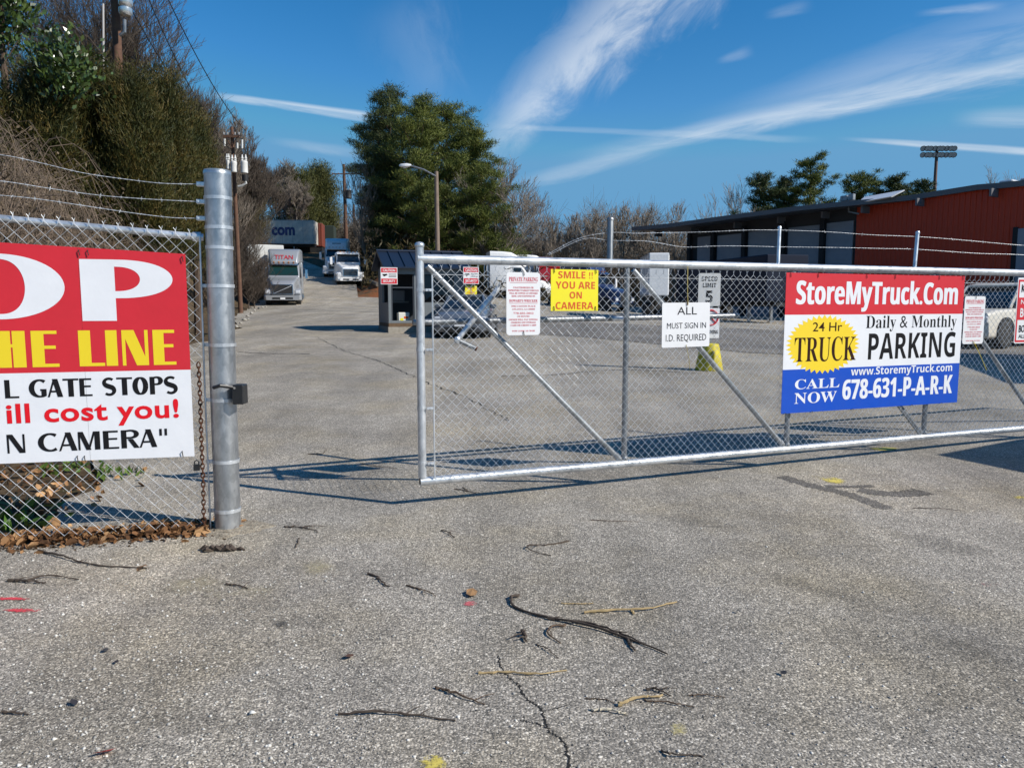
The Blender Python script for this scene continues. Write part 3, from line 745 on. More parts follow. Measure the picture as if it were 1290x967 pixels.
m = MB(); m.text('ill cost you!', bx(3), bx(222), zrow(120, 537), zrow(120, 505), ly - .0012, .024, 4, 1.06); m.build('lettering', mat('scarlet_ink', (.70, .012, .022), .85, spec=.12), ban)
for px, py in ((100, 318), (111, 318), (230, 326), (98, 577), (107, 577), (230, 571)):
    x, z = fpl(px, py, BO); m = MB(); m.tube([(x - .004, BO + .05, z + .03), (x, BO - .012, z + .012), (x + .004, BO - .010, z - .02)], .0032, 6); m.build('zip_tie', zip_black, ban)

# ------------------------------------------------------------------ rusty chain hanging by the post
chain = thing('hanging_chain', 'rusty iron chain hanging on the fence between the banner and the thick post', 'chain', (0, 0, 0))
m = MB(); pts = [fpl(x, y, -.03) for x, y in ((250, 460), (252, 500), (254, 560), (256, 610), (257, 655), (262, 672))]
ux, uy = math.cos(fdir), math.sin(fdir)
ctrl = smooth_path([(px_ + u * ux + .03 * uy, py_ + u * uy - .03 * ux, z) for u, z in pts], 40)
def link(mb, c, d, side, L=.03, w=.011, r=.0045):
    d = d.normalized(); q = []
    for k in range(13):
        t = 2 * math.pi * k / 12; q.append(c + d * (L * .72 * math.sin(t)) + side * (w * math.cos(t)))
    mb.tube(q, r, 5, False)
D_ = [0]
for i in range(1, len(ctrl)): D_.append(D_[-1] + (ctrl[i] - ctrl[i - 1]).length)
s = 0; k = 0
while s < D_[-1]:
    i = max(1, min(int(np.searchsorted(D_, s)), len(ctrl) - 1)); c = ctrl[i - 1].lerp(ctrl[i], (s - D_[i - 1]) / max(D_[i] - D_[i - 1], 1e-6)); d = ctrl[i] - ctrl[i - 1]
    link(m, c, d, Vector((ux, uy, 0)) if k % 2 == 0 else Vector((-uy, ux, 0))); s += .031; k += 1
m.build('links', rust, chain, True)
m = MB(); c = ctrl[int(len(ctrl) * .5)]; m.M = Matrix.Translation(c + Vector((-.03, -.02, .0))) @ Matrix.Rotation(fdir, 4, 'Z')
m.box(-.02, .02, -.012, .012, -.03, .012, .004); m.tube([(-.013, 0, .01), (-.013, 0, .03), (0, 0, .04), (.013, 0, .03), (.013, 0, .01)], .004, 6); m.build('padlock', black_paint, chain)

# ------------------------------------------------------------------ sliding gate
ax_, ay_ = -.68, 5.5; gang = math.atan2(7.95 - 5.5, 5.58 + .68)
gate = thing('sliding_gate', 'long galvanized pipe gate with chain link infill standing half open across the yard entrance', 'gate', (ax_, ay_, 0), gang)
def gp(px, py, off=0.0): return fpl(px, py, off, (ax_, ay_), gang)
GL = 10.2
zb_, zt_ = gp(532, 606)[1], gp(536, 326)[1]
ubr = [gp(787, 580)[0], gp(992, 557)[0], gp(1165, 542)[0]]
du = ubr[2] - ubr[1]; ubr += [ubr[2] + du * 1.02, GL - .05]
m = MB(); m.tube([(-.02, 0, zt_), (GL, 0, zt_)], .034, 20); m.build('top_rail', galv, gate, True)
m = MB(); m.tube([(-.02, 0, zb_), (GL, 0, zb_)], .032, 20); m.build('bottom_rail', galv, gate, True)
m = MB(); m.lathe([(0, -.021), (.026, -.021), (.026, -.0195), (0, -.0195)], (0, 0, zb_), 14, axis='x'); m.build('rail_end', black_paint, gate)
m = MB(); m.tube([(0, 0, zb_ + .03), (0, 0, zt_ + .085)], .031, 18); m.lathe([(.034, .085), (.036, .09), (.036, .105), (.026, .118), (0, .124)], (0, 0, zt_), 18); m.build('end_post', galv, gate, True)
for u in ubr:
    m = MB(); m.tube([(u, .012, zb_), (u, .012, zt_)], .024, 14); m.lathe([(.027, .0), (.031, .01), (.031, .03), (.027, .04)], (u, .012, zb_ + .02), 12); m.build('upright', steel_dull_and_shaded, gate, True)  # uprights use the darker steel as painted mesh shadow
prev = 0.0
for u in ubr:
    m = MB(); m.tube([(prev + .06, .015, zt_ - .05), (u - .05, .015, zb_ + .045)], .022, 14); m.tube([(u - .085, .013, zb_ + .085), (u - .045, .013, zb_ + .038)], .026, 12); m.build('diagonal_brace', shaded_brace_steel, gate, True); prev = u
m = MB(); chain_mesh(m, .085, GL - .06, zb_ - .01, zt_ - .075, .071, .00185, -.034); m.build('chain_mesh', galv_wire, gate, True)
m = MB(); m.tube([(.085, -.04, zb_ + .03), (.083, -.04, zt_ - .12)], .006, 8); m.build('tension_bar', galv, gate, True)
m = MB(); m.tube([(.08, -.032, zt_ - .115), (GL, -.032, zt_ - .115)], .0022, 5); m.build('tension_wire', galv_wire, gate)
for z in (zb_ + .14, zb_ + .56, zb_ + 1.0, zb_ + 1.44):
    m = MB(); m.ring((0, 0, 0), .0315, z - .011, z + .011, 18, .003); m.box(.03, .09, -.044, -.034, z - .01, z + .01, .002); m.cyl((.06, -.052, z), (.06, -.02, z), .006, 8); m.build('band', galv, gate)
# pipe running behind the mesh and the loose latch pipe hanging across it
a = gp(520, 406, .26); b = gp(930, 397.5, .26)
m = MB(); m.tube([(a[0], .26, a[1]), (b[0], .26, b[1])], .024, 14); m.build('rear_rail', steel_dull_and_shaded, gate, True)
for u in (ubr[0],):
    m = MB(); m.tube([(u, .03, (a[1] + b[1]) / 2), (u, .25, (a[1] + b[1]) / 2)], .016, 8); m.build('rail_bracket', galv, gate, True)
p1 = gp(629, 363, .12); p2 = gp(575, 428, .12); p3 = gp(596, 438, .12)
m = MB(); m.tube([(p1[0], .14, p1[1]), (p2[0], .10, p2[1])], .021, 14)
m.lathe([(0, -.026), (.02, -.024), (.027, -.008), (.027, .008), (.02, .024), (0, .026)], (p2[0], .10, p2[1]), 12); m.build('latch_pipe', galv, gate, True)
m = MB(); m.tube([(p2[0], .10, p2[1]), (p3[0], .07, p3[1])], .017, 12); m.build('latch_handle', steel_dull_and_shaded, gate, True)
m = MB(); m.tube([(p3[0], .07, p3[1]), (p3[0] + .012, .068, p3[1] - .006)], .019, 12); m.build('latch_end', rust, gate, True)
# three arms that carry two strands of slack barbed wire
tops = [((769, 276), (768, 330), .026), ((982, 287), (980, 330), .016), ((1156, 293), (1152, 330), .018)]
arms = []
for (t1, t0, r_) in tops:
    p = gp(*t1, .1); q = gp(t0[0], t0[1] + 6, .05)
    m = MB(); m.tube([(q[0], .05, zt_ - .02), (p[0], .1, p[1])], r_, 12); m.lathe([(r_ * 1.15, -.012), (r_ * 1.2, 0), (r_ * .9, .012), (0, .018)], (p[0], .1, p[1]), 12); m.build('wire_arm', galv if r_ < .02 else steel_dull_and_shaded, gate, True)
for pts in ([(690, 320), (730, 300), (769, 293), (800, 294), (840, 293), (890, 292), (940, 290), (982, 290), (1040, 292), (1100, 296), (1156, 298), (1210, 302), (1290, 309)],
            [(692, 321), (735, 301), (769, 303), (815, 304), (860, 311), (900, 310), (940, 310), (982, 311), (1060, 312), (1110, 313), (1156, 314), (1230, 319), (1290, 321)]):
    q = [gp(x, y, .1) for x, y in pts]; ctrl = [(u, .1 + random.uniform(-.01, .01), z) for u, z in q]; e = ctrl[-1]; ctrl.append((e[0] + 1.6, .1, e[2] - .02))
    m = MB(); barbed(m, smooth_path(ctrl, 150), .15, .0011); m.build('barbed_wire', galv_wire, gate)

# ------------------------------------------------------------------ signs wired to the gate
def rrect(x0, x1, z0, z1, r, n=5):
    o_ = []
    for cx_, cz_, a0 in ((x1 - r, z1 - r, 0), (x0 + r, z1 - r, 90), (x0 + r, z0 + r, 180), (x1 - r, z0 + r, 270)):
        for k in range(n): a_ = R(a0 + 90 * k / (n - 1)); o_.append((cx_ + r * math.cos(a_), cz_ + r * math.sin(a_)))
    return o_
SO = -.055
class Sign:
    """a board in the gate's plane; px/py give its edges in the photograph"""
    def __init__(s, name, label, pl, pr, pt, pb, face, r=0.0, thick=.003, tilt=0.0, cat='sign'):
        cxp, cyp = (pl + pr) / 2, (pt + pb) / 2
        s.x0 = gp(pl, cyp, SO)[0]; s.x1 = gp(pr, cyp, SO)[0]; s.z1 = gp(cxp, pt, SO)[1]; s.z0 = gp(cxp, pb, SO)[1]
        s.pl, s.pr, s.pt, s.pb = pl, pr, pt, pb
        c = math.cos(gang), math.sin(gang); xm, zm = (s.x0 + s.x1) / 2, (s.z0 + s.z1) / 2
        s.e = thing(name, label, cat, (ax_ + xm * c[0] - SO * c[1], ay_ + xm * c[1] + SO * c[0], zm), gang)
        s.e.rotation_euler = (0, R(-tilt), gang)
        s.w, s.h = s.x1 - s.x0, s.z1 - s.z0
        if face:
            m = MB(); w, h = s.w / 2, s.h / 2
            if r: m.plate(rrect(-w, w, -h, h, r), 0, thick)
            else: m.plate([(w, h), (-w, h), (-w, -h), (w, -h)], 0, thick)
            m.build('panel', face, s.e)
    # fractions of the board, from its lower left corner
    def X(s, f): return -s.w / 2 + f * s.w
    def Zf(s, f): return -s.h / 2 + f * s.h
    def tie(s, fx, fz, m=zip_black, up=.03):
        t = MB(); x, z = s.X(fx), s.Zf(fz); t.tube([(x, .03, z + up), (x, -.006, z + up * .4), (x + .004, -.006, z - .018)], .0028, 6); t.build('tie', m, s.e)
def lines(mb, s, rows, y=-.0012, off=0.0):
    for body, x0, x1, z0, z1 in rows: mb.text(body, s.X(x0), s.X(x1), s.Zf(z0), s.Zf(z1), y, off, 2)

towing = [(serif('PRIVATE PARKING'), .07, .93, .855, .925), (serif('UNAUTHORIZED OR'), .2, .8, .745, .772), (serif('IMPROPERLY PARKED VEHICLES'), .05, .95, .70, .727), (serif('WILL BE TOWED AT OWNERS'), .08, .92, .655, .682), (serif('RISK AND EXPENSE BY'), .15, .85, .61, .637),
          (serif("HOWARD'S WRECKER"), .08, .92, .53, .572), (serif('1942 CANTON PLACE'), .14, .86, .45, .478), (serif('ATLANTA, GA 30060'), .16, .84, .40, .428), (serif('770-432-2612'), .2, .8, .335, .368), (serif('24 HOURS'), .32, .68, .29, .315), (serif('OWNER WILL PAY TOWING'), .07, .93, .235, .262), (serif('CHARGES AND STORAGE'), .13, .87, .19, .217), (serif('CASH OR CREDIT CARD'), .12, .88, .145, .172), (serif('TOW ZONE 16-70-86'), .16, .84, .055, .08)]
def towing_sign(label, pl, pr, pt, pb, ink, wire):
    s = Sign('towing_sign', label, pl, pr, pt, pb, white_sign, .025)
    m = MB(); lines(m, s, towing, -.0012, .004)
    m.box(s.X(.1), s.X(.9), -.0018, -.0006, s.Zf(.835), s.Zf(.840)); m.box(s.X(.08), s.X(.92), -.0018, -.0006, s.Zf(.508), s.Zf(.513))
    m.build('lettering', ink, s.e)
    s.tie(.5, .985); s.tie(.5, .03, wire, .03); return s
towing_sign('white rounded towing notice in faded red print hanging left of the yellow camera sign', 638, 680.5, 343, 422, pink_ink, zip_black)
s = Sign('camera_sign', 'bright yellow sign reading SMILE YOU ARE ON CAMERA wired to the gate', 694, 753.5, 339.5, 391.5, yellow_sign)
m = MB(); lines(m, s, [(bold('SMILE') + ' !!', .15, .88, .785, .955), (bold('YOU ARE'), .10, .93, .535, .71), (bold('ON'), .39, .65, .30, .465), (bold('CAMERA'), .10, .90, .04, .215)], -.0012, 0); m.build('lettering', orange_ink, s.e)
for fx, fz in ((.06, .97), (.94, .97), (.06, .06), (.94, .06)): s.tie(fx, fz)
s = Sign('sign_in_board', 'white square sign reading ALL MUST SIGN IN wired low on the gate', 834, 894, 381, 437, white_sign, .014, tilt=.6)
m = MB(); lines(m, s, [('ALL', .31, .72, .73, .90), ('MUST SIGN IN', .10, .92, .42, .55), ('I.D. REQUIRED', .08, .93, .11, .29)], -.0012, 0); m.build('lettering', mat('dark_grey_ink', (.03, .03, .035), .85, spec=.12), s.e)
s.tie(.5, .98, rust, .05)
twine = mat('yellow_twine', (.45, .36, .12), .8)
m = MB(); m.tube(smooth_path([(.02, .02, s.h / 2 + .30), (-.0, -.01, s.h / 2 + .16), (.01, .0, s.h / 2 + .06), (.012, -.006, s.h / 2 - .02)], 14), .004, 6); m.tube([(0, -.006, -s.h / 2 + .02), (.03, -.005, -s.h / 2 - .1), (.06, .02, -s.h / 2 - .2)], .0025, 5); m.build('twine', twine, s.e)

# the large advertising banner
s = Sign('parking_banner', 'big red, white and blue truck parking banner tied to the gate', 987.5, 1210.5, 345.5, 513.5, None, cat='banner')
BW, BH = s.w, s.h
def band(a, b): 
    n = 20; v0 = []; v1 = []
    for k in range(n + 1):
        x = -BW / 2 + BW * k / n
        for f in (a, b):
            v0.append((x, 0, s.Zf(f)))
    q = MB(); f0 = [(2 * k, 2 * k + 2, 2 * k + 3, 2 * k + 1) for k in range(n)]; nb = len(v0)
    q._add(v0 + [(x, y + .003, z) for x, y, z in v0], f0 + [tuple(nb + i for i in reversed(f)) for f in f0]); return q
band(0, .315).build('blue_field', blue_vinyl, s.e, True); band(.315, .705).build('white_field', white_vinyl, s.e, True); band(.705, 1).build('red_field', red_vinyl, s.e, True)
Y0 = -.0008
m = MB(); n = 40; sc_ = (s.X(.205), s.Zf(.49)); rx, rz = .195 * BW, .215 * BH
m._add([(sc_[0], Y0, sc_[1])] + [(sc_[0] + rx * (1 if k % 2 == 0 else .87) * math.cos(math.pi * k / n), Y0, sc_[1] + rz * (1 if k % 2 == 0 else .87) * math.sin(math.pi * k / n)) for k in range(2 * n)], [(0, 1 + k, 1 + (k + 1) % (2 * n)) for k in range(2 * n)])
m.build('starburst', mat('gold_vinyl', (.86, .62, .03), .42), s.e)
m = MB()
for q_ in (-.006, -.003, 0, .003, .006): m.text(bold('StoreMyTruck.Com'), s.X(.055) + q_, s.X(.96) + q_, s.Zf(.725), s.Zf(.955), Y0 - .0001 - abs(q_) * .02 - q_ * .005, 0, 4)
m.build('lettering', white_vinyl, s.e)
m = MB(); m.text('24 Hr', s.X(.145), s.X(.30), s.Zf(.585), s.Zf(.65), Y0 - .001, .004, 4)
m.text(serif('TRUCK'), s.X(.055), s.X(.382), s.Zf(.365), s.Zf(.545), Y0 - .001, -.004, 4); m.build('lettering', mat('brown_ink', (.035, .014, .01), .85, spec=.12), s.e)
m = MB(); m.text(serif('Daily ') + '&' + serif(' Monthly'), s.X(.43), s.X(.965), s.Zf(.575), s.Zf(.695), Y0, -.004, 4)
m.text(bold('PARKING'), s.X(.45), s.X(.965), s.Zf(.365), s.Zf(.565), Y0, 0, 4); m.build('lettering', black_ink, s.e)
m = MB(); m.text(bold('www.StoremyTruck.com'), s.X(.36), s.X(.955), s.Zf(.235), s.Zf(.315), Y0 - .0005, 0, 4)
for q_ in (-.005, 0, .005): m.text(bold('678-631-P-A-R-K'), s.X(.32) + q_, s.X(.96) + q_, s.Zf(.075), s.Zf(.225), Y0 - .0002 - q_ * .02, 0, 4)
m.text(serif('CALL'), s.X(.065), s.X(.30), s.Zf(.17), s.Zf(.242), Y0, 0, 4); m.text(serif('NOW'), s.X(.065), s.X(.288), s.Zf(.065), s.Zf(.145), Y0, 0, 4); m.build('lettering', white_vinyl, s.e)
for fx in (.02, .16, .42, .58, .84, .985): s.tie(fx, .985)
for fx in (.02, .16, .38, .72, .9): s.tie(fx, .012, zip_black, -.025)
s = towing_sign('white rounded towing notice in faded red print right of the big parking banner', 1214, 1240, 373, 433, mat('red_notice_ink', (.68, .10, .13), .5), zip_black)
m = MB(); m.tube([(.01, -.006, -s.h / 2 + .02), (.12, -.005, -s.h / 2 - .12), (.26, .02, -s.h / 2 - .28)], .0028, 5); m.build('twine', yellow_vinyl, s.e)
# notice cut by the right edge of the picture
s = Sign('warning_sign', 'red and white notice at the right end of the visible gate', 1280, 1322, 350, 432, white_sign, .02)
m = MB(); m.box(s.X(.05), s.X(.95), -.0016, -.0004, s.Zf(.36), s.Zf(.70)); m.box(s.X(.03), s.X(.97), -.0014, -.0003, s.Zf(.02), s.Zf(.05)); m.box(s.X(.02), s.X(.06), -.0012, -.0002, s.Zf(.03), s.Zf(.97)); m.box(s.X(.94), s.X(.98), -.0012, -.0002, s.Zf(.03), s.Zf(.97)); m.box(s.X(.05), s.X(.95), -.0012, -.0002, s.Zf(.94), s.Zf(.97)); m.build('red_field', red_vinyl, s.e)
m = MB(); m.text('BUSINESS', s.X(.12), s.X(.9), s.Zf(.40), s.Zf(.54), -.003, .02); m.text('NOTICE', s.X(.12), s.X(.7), s.Zf(.6), s.Zf(.67), -.003, .01); m.build('lettering', white_sign, s.e)
m = MB(); m.text('KEEP OUT', s.X(.12), s.X(.9), s.Zf(.78), s.Zf(.9), -.003, .01); m.text('BOX TRUCKS', s.X(.12), s.X(.9), s.Zf(.17), s.Zf(.28), -.003, .01); m.text('ALL HOURS', s.X(.12), s.X(.8), s.Zf(.08), s.Zf(.14), -.003, .0); m.build('lettering', black_ink, s.e)

# ================================================================== middle distance
# ------------------------------------------------------------------ speed limit post in a yellow base
p = gnd(893, 466)
D = p.y; k_ = D / F
t = thing('speed_limit_post', 'grey speed limit 5 sign over a no smoking sign, standing in a yellow base', 'sign post', p, R(6))
m = MB(); m.loft([(-.28, .29, .16, 0, .02, .01), (-.26, .29, .17, 0, .40, .04), (.26, .29, .17, 0, .40, .04), (.28, .28, .16, 0, .02, .01)]); 
m = MB(); m.lathe([(0, 0), (.265, 0), (.27, .03), (.235, .22), (.19, .47), (.175, .52), (.12, .53), (0, .53)], n=24); m.box(-.03, .03, -.275, -.1, .0, .40, .02)
m.build('base', mat('yellow_base_paint', (.62, .52, .02), .55, noise=((.30, .24, .03), .8), scale=5), t, True)
m = MB(); m.box(-.03, .03, -.012, .012, .4, 1.92, .004); m.build('post', steel_dull_and_shaded, t)
def spl(px, py): r = ray(px, py); q = Vector((0, 0, H)) + r * ((p.y - .05) / r.y); return q.x - p.x, q.z - p.z
a = spl(879, 385.5); b = spl(909, 344); w_ = b[0] - a[0]; h_ = b[1] - a[1]
m = MB(); m.M = Matrix.Translation((0, -.022, 0)); m.plate(rrect(a[0], b[0], a[1], b[1], .03), 0, .004); m.build('speed_panel', mat('grey_sign_face', (.55, .55, .54), .45), t)
m = MB(); m.M = Matrix.Translation((0, -.024, 0)); X_ = lambda f: a[0] + f * w_; Z_ = lambda f: a[1] + f * h_
m.text(bold('SPEED'), X_(.14), X_(.86), Z_(.76), Z_(.9), -.001); m.text(bold('LIMIT'), X_(.2), X_(.8), Z_(.57), Z_(.7), -.001); m.text(bold('5'), X_(.34), X_(.66), Z_(.1), Z_(.47), -.001, .01)
m.build('lettering', black_ink, t)
a = spl(880, 426); b = spl(907, 411)
m = MB(); m.M = Matrix.Translation((0, -.022, 0)); zlo, zhi = spl(893, 426)[1], spl(893, 388)[1]
m.plate(rrect(a[0], b[0], zlo, zhi, .02), 0, .004); m.build('smoking_panel', white_sign, t)
zc_ = spl(893, 400)[1]; rr_ = .145
m = MB(); m.M = Matrix.Translation((0, -.026, zc_)); q = [(rr_ * math.cos(R(i)), 0, rr_ * math.sin(R(i))) for i in range(0, 361, 12)]; m.tube(q, .016, 5, False); m.tube([(-rr_ * .7, 0, rr_ * .7), (rr_ * .7, 0, -rr_ * .7)], .015, 5)
m.build('prohibition_ring', red_vinyl, t)
m = MB(); m.text(bold('NO SMOKING'), a[0] + .03, b[0] - .03, zlo + .09, zlo + .16, -.0275); m.box(-.11, .07, -.0265, -.024, zc_ - .012, zc_ + .018); m.box(.075, .10, -.0265, -.024, zc_ - .012, zc_ + .018); m.build('lettering', black_ink, t)

# ------------------------------------------------------------------ guard kiosk
kang = R(19)
kp = gnd(490, 419)
KH = kp.y / F
kio = thing('guard_kiosk', 'grey guard kiosk with a dark standing seam gable roof beside the yard road', 'kiosk', kp, kang)
KW, KD, KE = 2.75, 2.2, 2.30
kgrey = mat('kiosk_grey_paint', (.17, .19, .20), .5, noise=((.13, .14, .15), .5)); kdark = mat('kiosk_dark_cladding', (.035, .04, .05), .5)
m = MB(); m.box(-.02, KW + .02, -.02, KD + .02, -.25, .20); m.build('foundation', concrete, kio)
m = MB(); m.box(.0, KW, -.01, KD, .203, .33); m.build('sill', mat('brown_sill_wood', (.16, .10, .055), .8, noise=((.09, .055, .03), .7)), kio)
m = MB()
m.box(0, .10, 0, .10, .333, KE); m.box(.92, 1.12, 0, .08, .333, KE); m.box(KW - .38, KW, 0, .10, .333, KE); m.box(.102, .918, 0.003, .08, KE - .26, KE); m.box(1.122, KW - .382, .003, .08, KE - .26, KE)
m.box(.102, .918, .003, .08, .333, .42); m.box(1.122, KW - .382, .003, .08, .333, 1.05)
m.build('front_wall', kgrey, kio)
m = MB(); m.box(0, .07, .103, KD - .1, .333, 1.05); m.box(0, .07, KD - .9, KD - .1, 1.053, KE); m.box(0.003, .07, .103, KD - .9, KE - .26, KE); m.build('side_wall', mat('kiosk_side_panel', (.20, .20, .20), .6), kio); m = MB(); m.box(KW - .07, KW, .103, KD - .1, .333, 1.1); m.box(KW - .07, KW, .103, KD - .1, KE - .3, KE)
m.build('side_wall', mat('kiosk_side_panel', (.20, .20, .20), .6), kio)
m = MB(); m.box(.0, KW, KD - .08, KD, .333, KE); m.build('back_wall', kdark, kio)
m = MB(); m.box(.07, KW - .07, .11, KD - .1, KE - .04, KE + .02); m.box(.1, KW - .1, .1, KD - .1, .331, .36); m.build('interior_lining', kdark, kio)
mat('kiosk_glass', (.02, .025, .03), .06, trans=.85, spec=.5)
m = MB(); m.box(.102, .15, .02, .06, .42, KE - .26); m.box(.87, .918, .02, .06, .42, KE - .26); m.box(.15, .87, .02, .06, 1.55, 1.60); m.build('door_frame', kdark, kio)
m = MB(); m.box(1.14, KW - .40, .03, .04, 1.07, KE - .28); m.build('window_glass', MATS['kiosk_glass'], kio)
m = MB(); m.box(.15, .9, .9, 1.3, 1.05, 1.10); m.box(.3, .75, .9, 1.2, 1.103, 1.5, .02); m.build('counter', mat('counter_grey', (.12, .12, .12), .6), kio)
ov = .22; rz_ = KE + .60
m = MB()
for y0, y1 in ((-ov, KD / 2), (KD + ov, KD / 2)):
    za, zb2 = KE - .02, rz_
    m._add([(-ov, y0, za), (KW + ov, y0, za), (KW + ov, y1, zb2), (-ov, y1, zb2), (-ov, y0, za - .05), (KW + ov, y0, za - .05), (KW + ov, y1, zb2 - .06), (-ov, y1, zb2 - .06)], [(0, 1, 2, 3), (7, 6, 5, 4), (0, 4, 5, 1), (1, 5, 6, 2), (3, 7, 4, 0)])
    for i in range(9):
        x = -ov + (KW + 2 * ov) * i / 8; x = min(max(x, -ov + .015), KW + ov - .015)
        m._add([(x - .014, y0, za + .002), (x + .014, y0, za + .002), (x + .014, y1, zb2 + .002), (x - .014, y1, zb2 + .002), (x - .010, y0, za + .045), (x + .010, y0, za + .045), (x + .010, y1, zb2 + .045), (x - .010, y1, zb2 + .045)], [(4, 5, 6, 7), (0, 4, 7, 3), (1, 2, 6, 5), (0, 1, 5, 4)])
m.tube([(-ov, KD / 2, rz_ + .01), (KW + ov, KD / 2, rz_ + .01)], .05, 8)
m.build('roof', mat('dark_blue_metal_roof', (.018, .026, .045), .35, .3), kio)
m = MB(); m.prism([(-.0, KE), (KD, KE), (KD / 2, rz_ - .1)], .01, .06); m.prism([(-.0, KE), (KD, KE), (KD / 2, rz_ - .1)], KW - .06, KW - .01); m.build('gable', kdark, kio)
t = thing('crate_of_papers', 'white and yellow box of papers inside the kiosk doorway', 'box', kp + Matrix.Rotation(kang, 3, 'Z') @ Vector((.58, .22, .364)), kang)
m = MB(); m.box(-.2, .2, 0, .3, 0, .34, .02); m.build('carton', mat('white_carton', (.7, .68, .6), .7), t); m = MB(); m.box(-.13, -.02, -.004, 0, .03, .14); m.build('label_patch', yellow_sign, t); m = MB(); m.box(.0, .16, -.004, 0, .12, .2); m.build('print_patch', orange_ink, t)
def kiosk_sign(label, lx, z0, z1, w, rows):
    o_ = kp + Matrix.Rotation(kang, 3, 'Z') @ Vector((lx, -.28, 0)); t = thing('kiosk_notice', label, 'sign', o_, kang)
    m = MB(); m.box(0, w, 0, .012, z0, z1, .003); m.build('panel', white_sign, t)
    h = z1 - z0
    m = MB(); m.box(.02, w - .02, -.003, .0, z1 - h * .3, z1 - h * .04); m.box(.02, w - .02, -.003, .0, z0 + h * .04, z0 + h * .34); m.build('red_band', red_vinyl, t)
    m = MB(); m.text('CAUTION', .08, w - .08, z1 - h * .25, z1 - h * .1, -.005, .02); m.text('SECURITY', .08, w - .08, z0 + h * .12, z0 + h * .27, -.005, .02); m.build('lettering', white_sign, t)
    m = MB(); m.flat([(.05, z0 + h * .60), (.12, z0 + h * .46), (.24, z0 + h * .56), (.22, z0 + h * .62)], -.003)
    for i in range(3): m.box(w * .48, w * .93, -.003, -.001, z0 + h * (.43 + .08 * i), z0 + h * (.46 + .08 * i))
    m.build('emblem', black_ink, t)
    m = MB(); m.cyl((w / 2, .012, z1 - .05), (w / 2, .25, z1 + .02), .012, 6); m.build('hanger', steel_dull_and_shaded, t); return t
zz = 2.27
kiosk_sign('red and white notice hung at the left corner of the kiosk', -.30, zz - .02 - .58, zz - .02, .58, None)
t2 = kiosk_sign('red and white notice hung at the right corner of the kiosk above a yellow sign', KW - .12, zz - .56, zz + .04, .58, None)
o_ = kp + Matrix.Rotation(kang, 3, 'Z') @ Vector((KW + .0, -.16, 0)); t = thing('camera_notice', 'small yellow sign below the red and white notice at the right of the kiosk', 'sign', o_, kang)
m = MB(); m.box(-.02, .42, 0, .012, zz - .92, zz - .62, .003); m.build('panel', yellow_sign, t); m = MB(); m.text('SMILE', .06, .34, zz - .73, zz - .67, -.002, .02); m.text('ON', .14, .26, zz - .81, zz - .75, -.002, .02); m.text('CAMERA', .04, .36, zz - .89, zz - .83, -.002, .02); m.build('lettering', orange_ink, t)
m = MB(); m.cyl((.2, .012, zz - .6), (.2, .02, -.1), .02, 8); m.build('post', steel_dull_and_shaded, t)
o_ = gnd(597, 399); o_.y += 5; o_.x *= (o_.y / (o_.y - 5)); o_.z = Tz(o_.x, o_.y) + PAVE
t = thing('yard_marker', 'orange triangular marker board standing behind the silver sedan', 'marker', o_, R(10))
m = MB(); m.plate([(-.36, .55), (.36, .55), (.0, 1.5)], 0, .03); m.build('board', mat('orange_board', (.55, .22, .015), .5), t); m = MB(); m.box(-.03, .03, .032, .07, 0, 1.2); m.build('stake', grey_wood, t)

# ------------------------------------------------------------------ vehicles
TYRE_PROF = lambda r, w: [(r * .55, -w / 2), (r * .9, -w / 2), (r * .98, -w * .42), (r, -w * .25), (r, w * .25), (r * .98, w * .42), (r * .9, w / 2), (r * .55, w / 2)]
rim_m = mat('wheel_rim', (.5, .5, .52), .35, .8); hub_d = mat('dark_hub', (.05, .05, .05), .6)
def wheel(parent, x, y, r, w, outer, rm=None):
    m = MB(); m.lathe(TYRE_PROF(r, w), (x, y, r), 22, axis='x'); o = m.build('wheel', rubber, parent, True)
    m = MB(); s_ = outer; m.lathe([(0, s_ * w * .42), (r * .16, s_ * w * .44), (r * .2, s_ * w * .3), (r * .48, s_ * w * .24), (r * .58, s_ * w * .44), (r * .62, s_ * w * .46)], (x, y, r), 18, axis='x'); m.build('rim', rm or rim_m, o, True)
    return o
silver_paint = mat('silver_truck_paint', (.32, .33, .345), .32, .25, coat=.5); white_paint = mat('white_truck_paint', (.80, .80, .80), .35, coat=.4, noise=((.52, .52, .52), .5)); blue_paint = mat('navy_truck_paint', (.02, .035, .10), .3, coat=.5); red_paint = mat('red_truck_paint', (.40, .012, .015), .3, coat=.5)
chassis_m = mat('chassis_black', (.015, .015, .016), .6); amber = mat('amber_lens', (.6, .2, .01), .3); lens = mat('headlight_lens', (.55, .57, .6), .08, spec=.8); screen_green = mat('green_reflection_windshield', (.010, .030, .022), .06, spec=.8); red_lens = mat('red_lens', (.4, .01, .01), .2)  # windshield green is a reflection put into the glass colour
